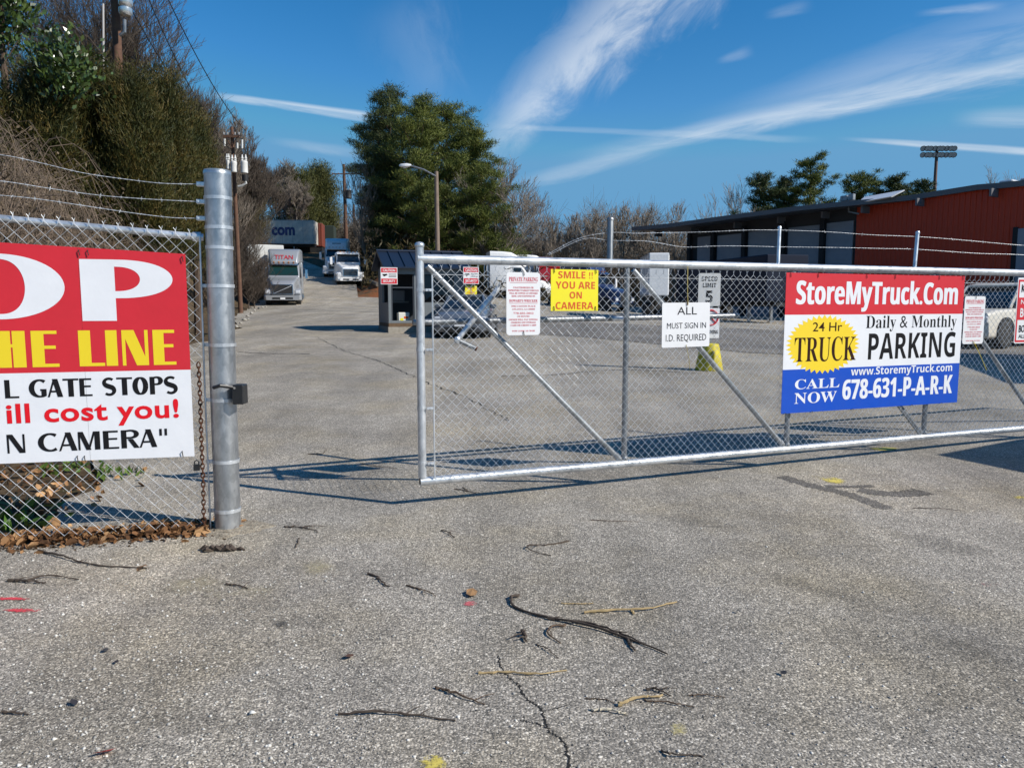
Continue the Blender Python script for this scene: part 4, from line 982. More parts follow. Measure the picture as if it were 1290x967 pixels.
def semi(name, label, loc, rz, paint, sleeper=True, glass=None, word_=None, slash=False, vent=False, group=None):
    t = thing(name, label, 'semi truck', loc, rz, group)
    glass = glass or glass_dark
    L = 7.3 if sleeper else 6.4
    m = MB(); m.box(-.45, -.30, .9, L, .72, .98); m.box(.30, .45, .9, L, .72, .98); m.box(-.29, .29, L - 1.9, L - .5, .98, 1.1); m.box(-1.0, 1.0, .5, 1.9, .55, .75); m.build('chassis', chassis_m, t)
    m = MB(); m.loft([(.18, .74, .62, .72, 1.38, .12), (.30, .84, .72, .68, 1.52, .15), (.9, .9, .84, .72, 1.70, .16), (1.6, .98, .92, .8, 1.86, .16), (2.12, 1.06, 1.0, .9, 2.0, .14)]); m.build('hood', paint, t, True)
    for s_ in (-1, 1):
        m = MB(); pr = [(1.15 + .66 * math.cos(R(a)), .52 + .66 * math.sin(R(a))) for a in range(-5, 186, 14)]; pi_ = [(1.15 + .58 * math.cos(R(a)), .52 + .58 * math.sin(R(a))) for a in range(185, -6, -14)]
        m.prism(pr + pi_, s_ * .74, s_ * 1.2); m.loft([(.28, .2, .16, .62, 1.12, .08), (.62, .22, .2, .8, 1.18, .08)]) if False else None
        m.box(min(s_ * .72, s_ * 1.18), max(s_ * .72, s_ * 1.18), .22, .60, .68, 1.10, .09); m.build('fender', paint, t, True)
        m = MB(); m.box(min(s_ * .80, s_ * 1.12), max(s_ * .80, s_ * 1.12), .185, .26, .80, 1.02, .04); m.build('headlight', lens, t, True)
    m = MB(); m.loft([(-.02, 1.06, 1.08, .36, .66, .08), (.10, 1.2, 1.2, .34, .68, .08), (.5, 1.23, 1.23, .36, .68, .08)]); m.build('bumper', paint if paint is not blue_paint else chrome, t, True)
    m = MB(); m.box(-.66, .66, -.035, -.02, .42, .54); m.build('bumper_intake', chassis_m, t)
    m = MB(); m.box(-.16, .16, -.05, -.036, .40, .52, .004); m.build('license_plate', white_sign, t)
    m = MB(); m.box(-.62, .62, .135, .19, .76, 1.36, .03); m.build('grille', chassis_m, t)
    m = MB()
    for x0, x1, z0, z1 in ((-.66, -.60, .74, 1.39), (.60, .66, .74, 1.39), (-.60, .60, 1.34, 1.40), (-.60, .60, .73, .79)): m.box(x0, x1, .115, .18, z0, z1, .01)
    if not slash:
        for i in range(4): m.box(-.60, .60, .13, .16, .86 + i * .12, .872 + i * .12)
    m.build('grille_frame', chrome, t)
    if slash:
        m = MB(); m.tube([(-.57, .12, .80), (.57, .12, 1.33)], .03, 4); m.build('grille_bar', chrome, t)
    m = MB(); m.loft([(2.05, 1.08, 1.02, .85, 2.0, .1), (2.08, 1.12, 1.04, .8, 2.05, .1), (2.62, 1.18, 1.0, .8, 2.82, .12), (2.9, 1.2, 1.08, .8, 2.95, .12), (3.7, 1.2, 1.1, .8, 3.0, .12), (3.75, 1.18, 1.08, .82, 2.98, .1)]); m.build('cab', paint, t, True)
    # windshield lies just proud of the slope between y 2.08 and 2.62
    m = MB(); m._add([(-.98, 2.08 - .015, 2.09), (.98, 2.08 - .015, 2.09), (.90, 2.56 - .02, 2.76), (-.90, 2.56 - .02, 2.76), (-.98, 2.12, 2.09), (.98, 2.12, 2.09), (.90, 2.60, 2.76), (-.90, 2.60, 2.76)], [(0, 1, 2, 3), (0, 4, 5, 1), (1, 5, 6, 2), (2, 6, 7, 3), (3, 7, 4, 0)]); m.build('windshield', glass, t)
    m = MB(); m.box(-.012, .012, 2.06, 2.09, 2.1, 2.12); m.tube([(-.5, 2.06, 2.1), (-.1, 2.2, 2.32)], .012, 5); m.tube([(.25, 2.06, 2.1), (.65, 2.2, 2.32)], .012, 5); m.build('wiper', chassis_m, t)
    m = MB(); m.loft([(2.36, .98, .96, 2.80, 2.86, .02), (2.62, 1.04, 1.02, 2.84, 2.96, .03)]); m.build('visor', paint if paint is not silver_paint else chrome, t, True)
    for s_ in (-1, 1):
        m = MB(); m._add([(s_ * 1.19, 2.5, 2.0), (s_ * 1.19, 3.45, 1.95), (s_ * 1.14, 3.45, 2.72), (s_ * 1.14, 2.82, 2.72)], [(0, 1, 2, 3)]); m.build('side_window', glass_dark, t)
        m = MB(); m.tube([(s_ * 1.18, 2.35, 1.75), (s_ * 1.46, 2.2, 1.75), (s_ * 1.46, 2.2, 2.55), (s_ * 1.14, 2.45, 2.6)], .018, 6); xa, xb = sorted((s_ * 1.40, s_ * 1.62)); m.box(xa, xb, 2.14, 2.24, 1.85, 2.5, .03); m.build('mirror', chrome if paint is silver_paint else white_paint, t, True)
        m = MB(); m.cyl((s_ * .98, 2.35, .62), (s_ * .98, 3.9, .62), .31, 18); m.build('fuel_tank', chrome, t, True)
        m = MB(); xa, xb = sorted((s_ * .9, s_ * 1.2)); m.box(xa, xb, 2.15, 2.9, .35, .42, .01); m.box(xa, xb, 2.15, 2.9, .75, .8, .01); m.build('step', steel_dull_and_shaded, t)
    if sleeper:
        m = MB(); m.loft([(3.77, 1.2, 1.16, .85, 3.0, .1), (3.8, 1.22, 1.2, .8, 3.1, .12), (5.35, 1.22, 1.2, .8, 3.1, .12), (5.4, 1.2, 1.18, .85, 3.05, .1)]); m.build('sleeper', paint, t, True)
        m = MB(); m.loft([(2.66, .94, .86, 2.9, 3.02, .05), (2.8, 1.0, .92, 2.95, 3.32, .1), (3.1, 1.08, 1.0, 2.98, 3.72, .14), (3.6, 1.16, 1.1, 3.0, 3.96, .16), (4.3, 1.2, 1.16, 3.05, 4.02, .16), (5.38, 1.2, 1.18, 3.05, 4.04, .14)]); fr = m.build('roof_fairing', paint, t, True)
        m = MB(); 
        for s_ in (-1, 1): m.cyl((s_ * 1.0, 5.55, 1.0), (s_ * 1.0, 5.55, 3.6), .07, 10)
        m.build('exhaust_stack', chrome, t, True)
    else:
        m = MB(); m.loft([(2.7, .9, .8, 2.96, 3.02, .02), (2.9, .95, .9, 2.96, 3.06, .03), (3.6, .95, .9, 2.98, 3.08, .03)]); fr = m.build('roof_cap', paint, t, True)
        m = MB(); m.cyl((.95, 3.9, 1.0), (.95, 3.9, 3.2), .07, 10); m.build('exhaust_stack', chrome, t, True)
    m = MB()
    for i in range(5): m.box(-.66 + i * .33 - .05, -.66 + i * .33 + .05, 2.60, 2.66, 3.0, 3.05, .01)
    m.build('marker_light', amber, t)
    if word_:
        m = MB(); n0 = len(m.v); m.text(word_, -.62, .62, 0, .30, 0, .012); m.v = [(x, 2.753 + z * .64 - .045, 3.22 + z * .98) for x, y, z in m.v]
        m.build('lettering', mat('crimson_ink', (.42, .02, .03), .5), t)
    if vent:
        m = MB(); m.box(-.42, .42, 2.84, 2.95, 3.36, 3.45, .02); m.build('roof_vent', chassis_m, t)
    for s_ in (-1, 1):
        wheel(t, s_ * .98, 1.15, .52, .32, s_)
        for yy_ in (L - 2.3, L - .98): wheel(t, s_ * .93, yy_, .52, .52, s_)
    m = MB(); m.box(-.45, .45, L - 2.0, L - .9, 1.12, 1.2, .02); m.build('fifth_wheel', chassis_m, t)
    return t
def on(px, Y, dz=0.0):
    q = at(px, 400, Y); return Vector((q.x, q.y, Tz(q.x, q.y) + PAVE + dz))
def trailer(name, label, loc, rz, L, paint, hbox=2.75, word_=None, group=None, z0=1.2, side=1, panels=True, hw=1.28):
    t = thing(name, label, 'trailer', loc, rz, group)
    m = MB(); m.box(-hw, hw, 0, L, z0, z0 + hbox, .05); m.build('box_body', paint, t)
    if panels:
        m = MB()
        for s_ in (-1, 1):
            for i in range(int(L / 1.2) + 1):
                y = min(.05 + i * 1.2, L - .06); xa, xb = sorted((s_ * (hw + .001), s_ * (hw + .015))); m.box(xa, xb, y, y + .05, z0 + .12, z0 + hbox - .12)
            xa, xb = sorted((s_ * (hw + .001), s_ * (hw + .02))); m.box(xa, xb, .02, L - .02, z0 + .0, z0 + .10); m.box(xa, xb, .02, L - .02, z0 + hbox - .10, z0 + hbox)
        m.build('side_rail', mat('trailer_rail', (.30, .30, .31), .4, .6), t)
    m = MB(); m.box(-hw * .4, hw * .4, .1, L - .1, z0 - .28, z0 - .002); m.build('frame', chassis_m, t)
    m = MB()
    for s_ in (-1, 1): m.box(s_ * hw * .55 - .07, s_ * hw * .55 + .07, 2.4, 2.55, .1, z0 - .28); m.box(s_ * hw * .55 - .14, s_ * hw * .55 + .14, 2.35, 2.6, .0, .1)
    m.build('landing_gear', steel_dull_and_shaded, t)
    m = MB(); m.box(-hw + .03, -.02, L + .001, L + .04, z0 + .05, z0 + hbox - .05); m.box(.02, hw - .03, L + .001, L + .04, z0 + .05, z0 + hbox - .05); m.build('rear_door', paint, t)
    for s_ in (-1, 1):
        for yy_ in (L - 2.6, L - 1.35): wheel(t, s_ * (hw - .3), yy_, .5, .5, s_)
    if word_:
        body, ya, yb, za, zb2 = word_; m = MB(); m.text(body, 0, 1, 0, 1, 0, .03); m.v = [(side * 1.30, ya + x * (yb - ya), z0 + za + z * (zb2 - za)) for x, y, z in m.v]; m.build('lettering', mat('navy_lettering', (.02, .03, .12), .5), t)
    return t
# trucks on the hill road
p = on(357, 49.5)
semi('semi_truck', 'silver sleeper semi truck with a slanted grille bar parked at the left road edge', p, R(14), silver_paint, True, screen_green, 'TITAN', True)
tz = R(23); q = p + Vector((-math.sin(tz) * 5.6 - .55, math.cos(tz) * 5.6, .35)); q.z = Tz(q.x, q.y) + PAVE
trailer('box_trailer', 'white box trailer hitched behind the silver semi truck', q, tz, 13, mat('white_trailer_paint', (.66, .66, .64), .45, noise=((.55, .54, .5), .6), scale=1.5), 2.7)
p = on(443, 65); semi('day_cab_truck', 'white day cab truck with a black grille parked in front of the white sleeper truck', p, R(17), white_paint, False)
p = on(424, 71); semi('sleeper_truck', 'tall white sleeper truck with a dark roof vent behind the white day cab', p, R(10), white_paint, True, None, None, False, True)
# broadside trailers at the top of the hill
qa = at(401, 400, 90); zt2 = at(401, 279, 90).z
la = Vector((qa.x, 90.0, zt2 - 3.95))
mt = mat('grey_trailer_paint', (.56, .52, .45), .6, noise=((.34, .32, .28), .8), scale=1.6)
t = trailer('box_trailer', 'grey box trailer with dark blue lettering standing broadside at the top of the road', la, R(94), 16, mt, 2.75, None)
m = MB(); m.text('com', 0, 1, 0, 1, 0, .04); m.v = [(-1.31, 4.9 - x * 2.7, 1.2 + .95 + z * 1.0) for x, y, z in m.v]; m.build('lettering', mat('navy_lettering', (.02, .03, .12), .5), t)
qb = at(424, 400, 96); lb = Vector((at(410.5, 400, 93).x, 93.0, zt2 - 3.7))
t = thing('shipping_container', 'rust red shipping container behind the right end of the grey lettered trailer', 'container', lb, R(97))
m = MB(); m.box(-1.22, 1.22, 0, 8, .9, 3.7, .03)
for i in range(32): m.box(-1.25, -1.221, .06 + i * .245, .17 + i * .245, 1.0, 3.6)
m.build('shell', mat('rust_red_paint', (.20, .04, .018), .6, noise=((.12, .03, .02), .6), scale=1), t); m = MB(); m.box(-1.1, 1.1, .1, 7.9, -1.5, .898); m.build('support', chassis_m, t)
qc = at(410, 400, 93.5)
t = thing('dark_tanker', 'dark green covered trailer at the far right end of the hilltop row', 'trailer', Vector((at(425, 400, 98).x, 98, zt2 - 3.7)), R(97))
m = MB(); m.box(-1.2, 1.2, 0, 5, .95, 3.95, .08); m.build('cover', mat('dark_green_canvas', (.018, .028, .02), .8), t)
m = MB(); m.box(-.9, .9, .05, 4.9, .5, .948); m.build('frame', chassis_m, t); wheel(t, -.98, 1.0, .5, .4, -1); wheel(t, .98, 1.0, .5, .4, 1)

# parked row across the yard
rowrot = R(52)
G = 'trucks parked across the yard'
semi('semi_truck', 'white sleeper truck nearest the kiosk in the yard row, beside the towing notice', on(694, 63), R(100), white_paint, True, group=G)
semi('semi_truck', 'white sleeper truck just right of the first white one in the yard row', on(722, 68), R(98), white_paint, True, group=G)
semi('semi_truck', 'red sleeper truck in the yard row behind the yellow sign', on(752, 66), R(96), red_paint, True, group=G)
semi('semi_truck', 'white sleeper truck between the red and the navy truck in the yard row', on(766, 71), R(95), white_paint, True, group=G)
semi('semi_truck', 'navy blue sleeper truck in the yard row right of the yellow sign', on(790, 54), R(45), blue_paint, True, group=G)
trailer('box_truck_body', 'narrow white upright truck body seen over the sign in board', on(829, 43), R(-4), 5, white_paint, 2.45, None, z0=1.35, hw=.58)
trailer('box_trailer', 'navy blue box trailer parked along the dark dock doors', on(990, 40), R(14), 10.5, mat('navy_trailer_paint', (.008, .013, .028), .75, spec=.2), 2.5, None, panels=False)

def car(name, label, cat, loc, rz, paint, sec, green, wheels, wr, glass_sec, roof_sec, front, plate=True):
    t = thing(name, label, cat, loc, rz)
    m = MB(); m.loft(sec, 6); m.build('body', paint, t, True)
    m = MB(); m.loft(glass_sec, 5); m.build('window_glass', glass_dark, t, True)
    m = MB(); m.loft(roof_sec, 5); m.build('roof', paint, t, True)
    # pillars follow the corners of the glasshouse
    for s_ in (-1, 1):
        m = MB()
        for i, j in green:
            a_, b_ = glass_sec[i], roof_sec[j]
            m.tube([(s_ * (a_[1] - .01), a_[0] + .02, a_[3] + .03), (s_ * (b_[1] - .04), b_[0] + .02, b_[3] + .02)], .045, 6)
        mid = glass_sec[len(glass_sec) // 2]
        yc = (glass_sec[1][0] + glass_sec[-2][0]) / 2
        m.box(*sorted((s_ * (mid[2] - .06), s_ * (mid[1] + .012))), yc - .035, yc + .035, mid[3], mid[4] - .03)
        m.build('pillar', paint, t, True)
        fx, fz, fw, fh, fy = front['light']
        m = MB(); m.box(*sorted((s_ * (fx - fw / 2), s_ * (fx + fw / 2))), fy, fy + .12, fz - fh / 2, fz + fh / 2, .035); m.build('headlight', lens, t, True)
        m = MB(); m.box(*sorted((s_ * front['mx'], s_ * (front['mx'] + .2))), front['my'], front['my'] + .1, front['mz'], front['mz'] + .14, .03); m.build('mirror', paint, t, True)
        for y in wheels: 
            wheel(t, s_ * (front['tr']), y, wr, .22, s_)
            m = MB(); pr = [(y + (wr + .09) * math.cos(R(a)), wr + (wr + .09) * math.sin(R(a))) for a in range(-24, 205, 12)]; pi_ = [(y + (wr + .015) * math.cos(R(a)), wr + (wr + .015) * math.sin(R(a))) for a in range(204, -25, -12)]
            m.prism(pr + pi_, s_ * (front['tr'] - .12), s_ * (front['tr'] + front.get('lip', .10) + .004)); m.build('wheel_arch', chassis_m, t)
    gx_, gz0, gz1, gy_ = front['grille']; m = MB(); m.box(-gx_, gx_, gy_, gy_ + .08, gz0, gz1, .02); m.box(-gx_ * 1.2, gx_ * 1.2, gy_ - .01, gy_ + .06, gz0 - .26, gz0 - .12, .02); m.build('grille', chassis_m, t)
    if plate: m = MB(); m.box(-.16, .16, gy_ - .03, gy_ - .012, gz0 - .11, gz0 - .01, .004); m.build('license_plate', white_sign, t)
    return t
sed = on(579, 23.3)
sil = mat('silver_blue_car_paint', (.13, .15, .18), .28, .3, coat=.7)
car('sedan', 'silver blue sedan parked in front of the kiosk behind the gate', 'car', sed, R(-3), sil,
    [(-.02, .62, .56, .34, .66, .1), (.08, .82, .74, .22, .74, .14), (.45, .89, .82, .19, .86, .15), (1.35, .9, .84, .18, .96, .14), (3.5, .9, .83, .18, 1.0, .14), (4.4, .86, .76, .22, .98, .14), (4.62, .74, .66, .32, .86, .12)],
    [(0, 0), (4, 3)], (.86, 3.6), .32,
    [(1.2, .74, .70, .90, .96, .03), (1.9, .77, .60, .92, 1.36, .08), (2.6, .78, .60, .94, 1.42, .1), (3.2, .77, .58, .94, 1.38, .1), (4.0, .70, .64, .94, 1.0, .03)],
    [(1.86, .60, .56, 1.345, 1.39, .02), (2.2, .62, .56, 1.38, 1.44, .03), (2.8, .62, .56, 1.38, 1.45, .03), (3.3, .59, .54, 1.345, 1.39, .02)],
    dict(light=(.66, .64, .34, .13, .03), mx=.84, my=1.55, mz=.95, tr=.80, grille=(.42, .50, .62, -.045)))
suv = on(1252, 20.9)
wp = mat('cream_suv_paint', (.62, .58, .50), .35, coat=.4, noise=((.5, .45, .37), .5), scale=3)
suv.x -= 1.0; suv.y += .2; suv.z = Tz(suv.x, suv.y) + PAVE
car('sport_utility', 'cream white sport utility vehicle behind the notices at the right end of the gate', 'car', suv, R(-58), wp,
    [(-.02, .72, .68, .42, .9, .1), (.1, .9, .86, .3, 1.02, .12), (.6, .95, .9, .28, 1.1, .12), (1.5, .96, .92, .28, 1.14, .12), (4.4, .96, .92, .28, 1.18, .12), (4.75, .92, .88, .34, 1.14, .12)],
    [(0, 0), (4, 3)], (.95, 3.75), .4,
    [(1.35, .82, .80, 1.10, 1.15, .03), (2.1, .86, .74, 1.12, 1.78, .08), (3.0, .87, .75, 1.14, 1.84, .08), (4.2, .87, .75, 1.14, 1.82, .08), (4.68, .84, .78, 1.14, 1.3, .04)],
    [(2.05, .75, .71, 1.77, 1.82, .02), (2.5, .77, .72, 1.82, 1.89, .03), (4.0, .77, .72, 1.82, 1.89, .03), (4.4, .75, .7, 1.78, 1.84, .02)],
    dict(light=(.74, .82, .26, .2, -.0), mx=.9, my=1.75, mz=1.16, tr=.86, grille=(.5, .68, .92, -.05), lip=.10))
# unseen trailer and bin, added outside the frame to cast shade into the picture
trailer('box_trailer', 'unseen white box trailer added outside the right edge to cast shade on the yard', Vector((14.2, 10.6, Tz(14.2, 10.6) + PAVE)), R(-18), 7, white_paint, 2.3)
t = thing('shade_bin', 'unseen tall steel bin added by the right end of the gate to cast shade', 'bin', (7.3, 6.07, PAVE), R(-60))
m = MB(); m.box(0, 3.2, 0, 1.6, .2, 2.45, .03); m.build('tank', mat('bin_green', (.03, .08, .05), .6), t); m = MB(); m.box(.1, .3, .1, 1.5, 0, .2); m.box(2.9, 3.1, .1, 1.5, 0, .2); m.build('skid', steel_dull_and_shaded, t)

# ------------------------------------------------------------------ red warehouse on the right
A_ = at(822, 292, 64); B_ = at(1290, 234, 40.5)
wa = math.atan2(B_.y - A_.y, B_.x - A_.x)
ware = thing('red_warehouse', 'long red metal warehouse with grey dock doors under a dark canopy', 'building', (A_.x, A_.y, 0), wa)
def wp_(px, py, off=0.0): return fpl(px, py, off, (A_.x, A_.y), wa)
gz = -.5
LW = wp_(1290, 300)[0] + 12
red_m = bpy.data.materials.new('red_ribbed_metal'); red_m.use_nodes = True
_n = red_m.node_tree.nodes; _b = _n['Principled BSDF']; _b.inputs['Base Color'].default_value = (.43, .036, .006, 1); _b.inputs['Roughness'].default_value = .55
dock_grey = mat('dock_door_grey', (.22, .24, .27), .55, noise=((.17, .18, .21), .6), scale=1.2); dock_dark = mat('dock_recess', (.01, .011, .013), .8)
outline = [wp_(x, y) for x, y in ((868, 284), (940, 274.5), (1040, 262), (1150, 246.5), (1235, 233), (1262, 231))]
rake = outline + [(LW, outline[-1][1] - .25)]
# ribbed wall of the right part, from px 1078 on
xa = wp_(1078, 300)[0]
def roofz(x): return float(np.interp(x, [a[0] for a in rake], [a[1] for a in rake]))
m = MB(); x = xa; st = .3
prof = []
while x < LW:
    prof += [(x, 0), (x + st * .55, 0), (x + st * .65, -.05), (x + st * .9, -.05)]; x += st
vs = []
for (x, y) in prof: vs += [(x, y, gz), (x, y, roofz(x) - .02)]
m._add(vs, [(2 * i, 2 * i + 2, 2 * i + 3, 2 * i + 1) for i in range(len(prof) - 1)]); m.build('red_wall', red_m, ware)
m = MB(); x0_ = wp_(868, 300)[0]
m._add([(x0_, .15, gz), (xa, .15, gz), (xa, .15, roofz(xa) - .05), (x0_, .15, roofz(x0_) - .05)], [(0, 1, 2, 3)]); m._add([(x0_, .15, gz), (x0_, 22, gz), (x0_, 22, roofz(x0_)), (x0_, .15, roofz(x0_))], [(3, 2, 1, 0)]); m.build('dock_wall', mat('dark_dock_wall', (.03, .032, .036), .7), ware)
# dock doors: pixel spans
for a1, a2, t1, t2 in ((879, 897, 297, 297), (904, 935, 296, 294), (943, 984, 293, 288), (993, 1034, 287, 283), (1041, 1074, 281, 278)):
    u1, u2 = wp_(a1, 300)[0], wp_(a2, 300)[0]; zt_d = wp_(a2, t2)[1]
    m = MB(); m.box(u1, u2, -.02, .10, gz, zt_d)
    for i in range(12): z = gz + (zt_d - gz) * i / 12; m.box(u1 + .1, u2 - .1, -.035, -.021, z + .05, z + .09)
    m.build('dock_door', dock_grey, ware)
for pxa in (870, 899.5, 938.5, 987.5, 1037):
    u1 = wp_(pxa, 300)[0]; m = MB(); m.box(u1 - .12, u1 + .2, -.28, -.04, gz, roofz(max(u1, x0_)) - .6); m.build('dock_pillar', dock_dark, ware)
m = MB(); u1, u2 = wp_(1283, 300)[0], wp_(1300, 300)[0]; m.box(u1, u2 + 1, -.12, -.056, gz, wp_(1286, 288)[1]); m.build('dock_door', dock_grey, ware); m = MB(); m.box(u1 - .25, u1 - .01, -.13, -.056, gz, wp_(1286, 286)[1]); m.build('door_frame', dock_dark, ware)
# roof slab with overhang
m = MB(); vs = []; ov_ = [(-.3, -2.2)] ; pts = [(0.0, wp_(822, 288)[1])] + [(a[0], a[1]) for a in rake]
for (x, z) in pts:
    yo = -2.4 if x < xa - .5 else -.35
    vs += [(x, yo, z), (x, 24, z + .9), (x, 24, z + .6), (x, yo, z - .30)]
for_f = []
for i in range(len(pts) - 1):
    for k in range(4): for_f.append((4 * i + k, 4 * i + (k + 1) % 4, 4 * i + 4 + (k + 1) % 4, 4 * i + 4 + k))
for_f += [(0, 1, 2, 3), tuple(4 * (len(pts) - 1) + k for k in (3, 2, 1, 0))]
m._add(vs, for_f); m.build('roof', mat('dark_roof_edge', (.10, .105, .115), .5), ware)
m = MB()
for pxb in (835, 880, 935, 990, 1045, 1095, 1163, 1255): u = wp_(pxb, 280)[0]; z = float(np.interp(u, [a[0] for a in pts], [a[1] for a in pts])); m = MB(); m.box(u - .06, u + .06, -.9, -.1, z - .75, z - .32); m.build('bracket', mat('bracket_grey', (.12, .12, .13), .6), ware)
u1, z1 = wp_(1083, 255, -.9); u2, z2 = wp_(1126, 248, -.9)
m = MB(); m._add([(u1, -1.2, z1 - .05), (u2, -1.2, z2 - .0), (u2 + .35, -.4, z2 + .42), (u1, -.4, z1 + .38), (u1, -1.1, z1 - .1), (u2, -1.1, z2 - .05), (u2 + .35, -.36, z2 + .36), (u1, -.36, z1 + .32)], [(0, 1, 2, 3), (7, 6, 5, 4), (0, 4, 5, 1), (1, 5, 6, 2), (2, 6, 7, 3), (3, 7, 4, 0)]); m.build('sunlit_canopy_edge', white_paint, ware)  # white panel paints in the sunlit edge at the canopy end
for a1, a2 in ((1258, 1275), (1284, 1320)):
    u1 = wp_(a1, 232)[0]; u2 = wp_(a2, 232)[0]; z = outline[-1][1]; m = MB(); m.box(u1, u2, .0, 1.5, z + .02, z + .16, .05); m.build('skylight', white_paint, ware)
u1, z1 = wp_(1068, 257, -.7); m = MB(); m.box(u1 - .5, u1 - .05, -.8, -.5, z1 + .2, z1 + .55, .03); m.box(u1 + .05, u1 + .4, -.8, -.5, z1 + .2, z1 + .6, .03); m.tube([(u1, -.65, z1 + .3), (u1 + .1, -.7, z1 - .5), (u1 + .8, -.7, z1 - .7)], .06, 6); m.build('flood_fixture', steel_dull_and_shaded, ware)

# ------------------------------------------------------------------ poles and lamps
def utility_pole(label, x, y, top, lean=(0, 0), arm=None, xform=0, box=False, r=.15, armrot=0.0, m_=None):
    z0 = Tz(x, y); t = thing('utility_pole', label, 'utility pole', (x, y, z0))
    h = top - z0; m = MB(); m.tube([(0, 0, -.3), (lean[0] * .5, lean[1] * .5, h * .5), (lean[0], lean[1], h)], [r, r * .85, r * .65], 10); m.build('pole', m_ or wood_pole, t, True)
    def P_(z): f = z / h; return Vector((lean[0] * f, lean[1] * f, z))
    if arm:
        c = P_(h - arm[1]); m = MB(); m.M = Matrix.Translation(c) @ Matrix.Rotation(armrot, 4, 'Z'); m.box(-arm[0], arm[0], -.18, -.06, -.06, .06); m.tube([(-arm[0] * .6, -.1, -.05), (0, -.12, -.6)], .02, 5); m.tube([(arm[0] * .6, -.1, -.05), (0, -.12, -.6)], .02, 5); m.build('crossarm', m_ or wood_pole, t)
        for f in (-.92, -.45, .45, .92):
            m = MB(); m.M = Matrix.Translation(c) @ Matrix.Rotation(armrot, 4, 'Z'); m.lathe([(.02, .06), (.05, .1), (.03, .13), (.05, .17), (.03, .21), (0, .22)], (f * arm[0], -.12, 0), 8); m.build('insulator', mat('insulator_grey', (.35, .34, .33), .3), t, True)
    return t, P_, h
tank_m = mat('transformer_grey', (.62, .62, .60), .45, noise=((.5, .49, .46), .5))
def tank(t, c, r, h, m_=None):
    m = MB(); m.lathe([(0, 0), (r, 0), (r * 1.03, .04), (r, .08), (r, h - .1), (r * 1.04, h - .06), (r * .95, h), (r * .3, h + .05), (0, h + .05)], c, 16); m.build('transformer', m_ or tank_m, t, True)
    m = MB()
    for dx in (-.5, .5): m.lathe([(.05, 0), (.08, .06), (.05, .1), (.08, .16), (.05, .2), (.03, .34), (0, .34)], (c[0] + dx * r, c[1], c[2] + h), 8)
    m.build('bushing', tank_m, t, True)
# nearest pole, rising out of the cedars
b = at(147, 110, 23.5); tp = at(150, -40, 23.5)
t, P1, h1 = utility_pole('brown wooden pole with bright metal equipment rising out of the cedars at the upper left', b.x, b.y, tp.z + 1.2, (.12, 0), (1.1, .3), r=.17, armrot=.3)
for py, hh, rr in ((21, .42, .19), (10, .40, .20), (-4, .4, .2)):
    c = at(158.5, py, 23.25); c = c - Vector((b.x, b.y, Tz(b.x, b.y)))
    m = MB(); m.lathe([(0, 0), (rr * .8, .02), (rr, .08), (rr, hh * .55), (rr * .7, hh * .6), (rr * .7, hh * .75), (0, hh * .78)], c, 14); m.build('switch_can', mat('shiny_can', (.7, .7, .7), .25, .8), t, True)
m = MB(); c0 = at(155, 45, 23.25) - Vector((b.x, b.y, Tz(b.x, b.y))); c1 = at(157, 25, 23.25) - Vector((b.x, b.y, Tz(b.x, b.y))); m.tube([c0 + Vector((-.1, 0, 0)), c0 + Vector((.05, 0, .1)), c1], .05, 8); m.build('riser', steel_dull_and_shaded, t, True)
w1 = Vector((b.x, b.y, Tz(b.x, b.y)))
gp_ = at(130, 5, 27.5); t = thing('guy_rod', 'thin pale rod standing left of the brown wooden pole', 'rod', (at(125, 75, 27.5).x, 27.5, at(125, 75, 27.5).z - 3))
m = MB(); m.tube([(0, 0, 0), (gp_.x - at(125, 75, 27.5).x, 0, gp_.z - at(125, 75, 27.5).z + 3)], .035, 6); m.build('rod', mat('pale_rod', (.45, .42, .4), .6), t, True)
# pole by the road with three transformers
b = at(303, 383, 39); tp = at(292, 160, 39)
t, P2, h2 = utility_pole('leaning rusty brown pole with three white transformers beside the road', b.x, b.y, tp.z, (tp.x - b.x, 0), (.42, .5), r=.125, armrot=0)
w2 = Vector((b.x, b.y, Tz(b.x, b.y)))
for px, py, rr, hh in ((287.5, 213, .09, .42), (295, 217, .155, .52), (308, 218, .175, .58)):
    c = at(px, py, 38.65) - w2; tank(t, c, rr, hh)
for px, y0, y1 in ((283, 184, 175), (305, 187, 176), (299, 187, 180)):
    m = MB(); c0 = at(px, y0, 38.8) - w2; c1 = at(px, y1, 38.8) - w2; m.tube([c0, c1], .05, 8); m.build('cutout', tank_m, t, True)
m = MB(); q = [at(*p_, 38.6) - w2 for p_ in ((309, 226), (310, 231), (305, 234), (300, 235))]; m.tube(q, .06, 8); m.build('conduit', mat('pale_conduit', (.5, .5, .48), .5), t, True)
m = MB(); c0 = at(309, 228, 38.65) - w2; m.lathe([(0, 0), (.15, 0), (.17, .3), (0, .32)], c0, 12); m.build('lower_can', chassis_m, t, True)
b = at(437, 330, 95); tp = at(433, 207, 95)
t, P3, h3 = utility_pole('dark pole with one crossarm standing at the far bend of the road', b.x, b.y, tp.z, (tp.x - b.x, 0), (1.5, 1.2), r=.26, armrot=0)
w3 = Vector((b.x, b.y, Tz(b.x, b.y)))
c = at(439, 250, 94.6) - w3; tank(t, c, .42, 1.0, chassis_m)
b = at(447, 330, 125); tp = at(447, 258, 125)
utility_pole('thin bare pole farther right behind the crossarm pole', b.x, b.y, tp.z, (0, 0), None, r=.28)
b = at(450.5, 330, 128); tp = at(450, 278, 128)
utility_pole('short reddish pole beside the thin bare pole', b.x, b.y, tp.z, (0, 0), None, r=.22, m_=mat('red_pole_wood', (.2, .08, .04), .85))
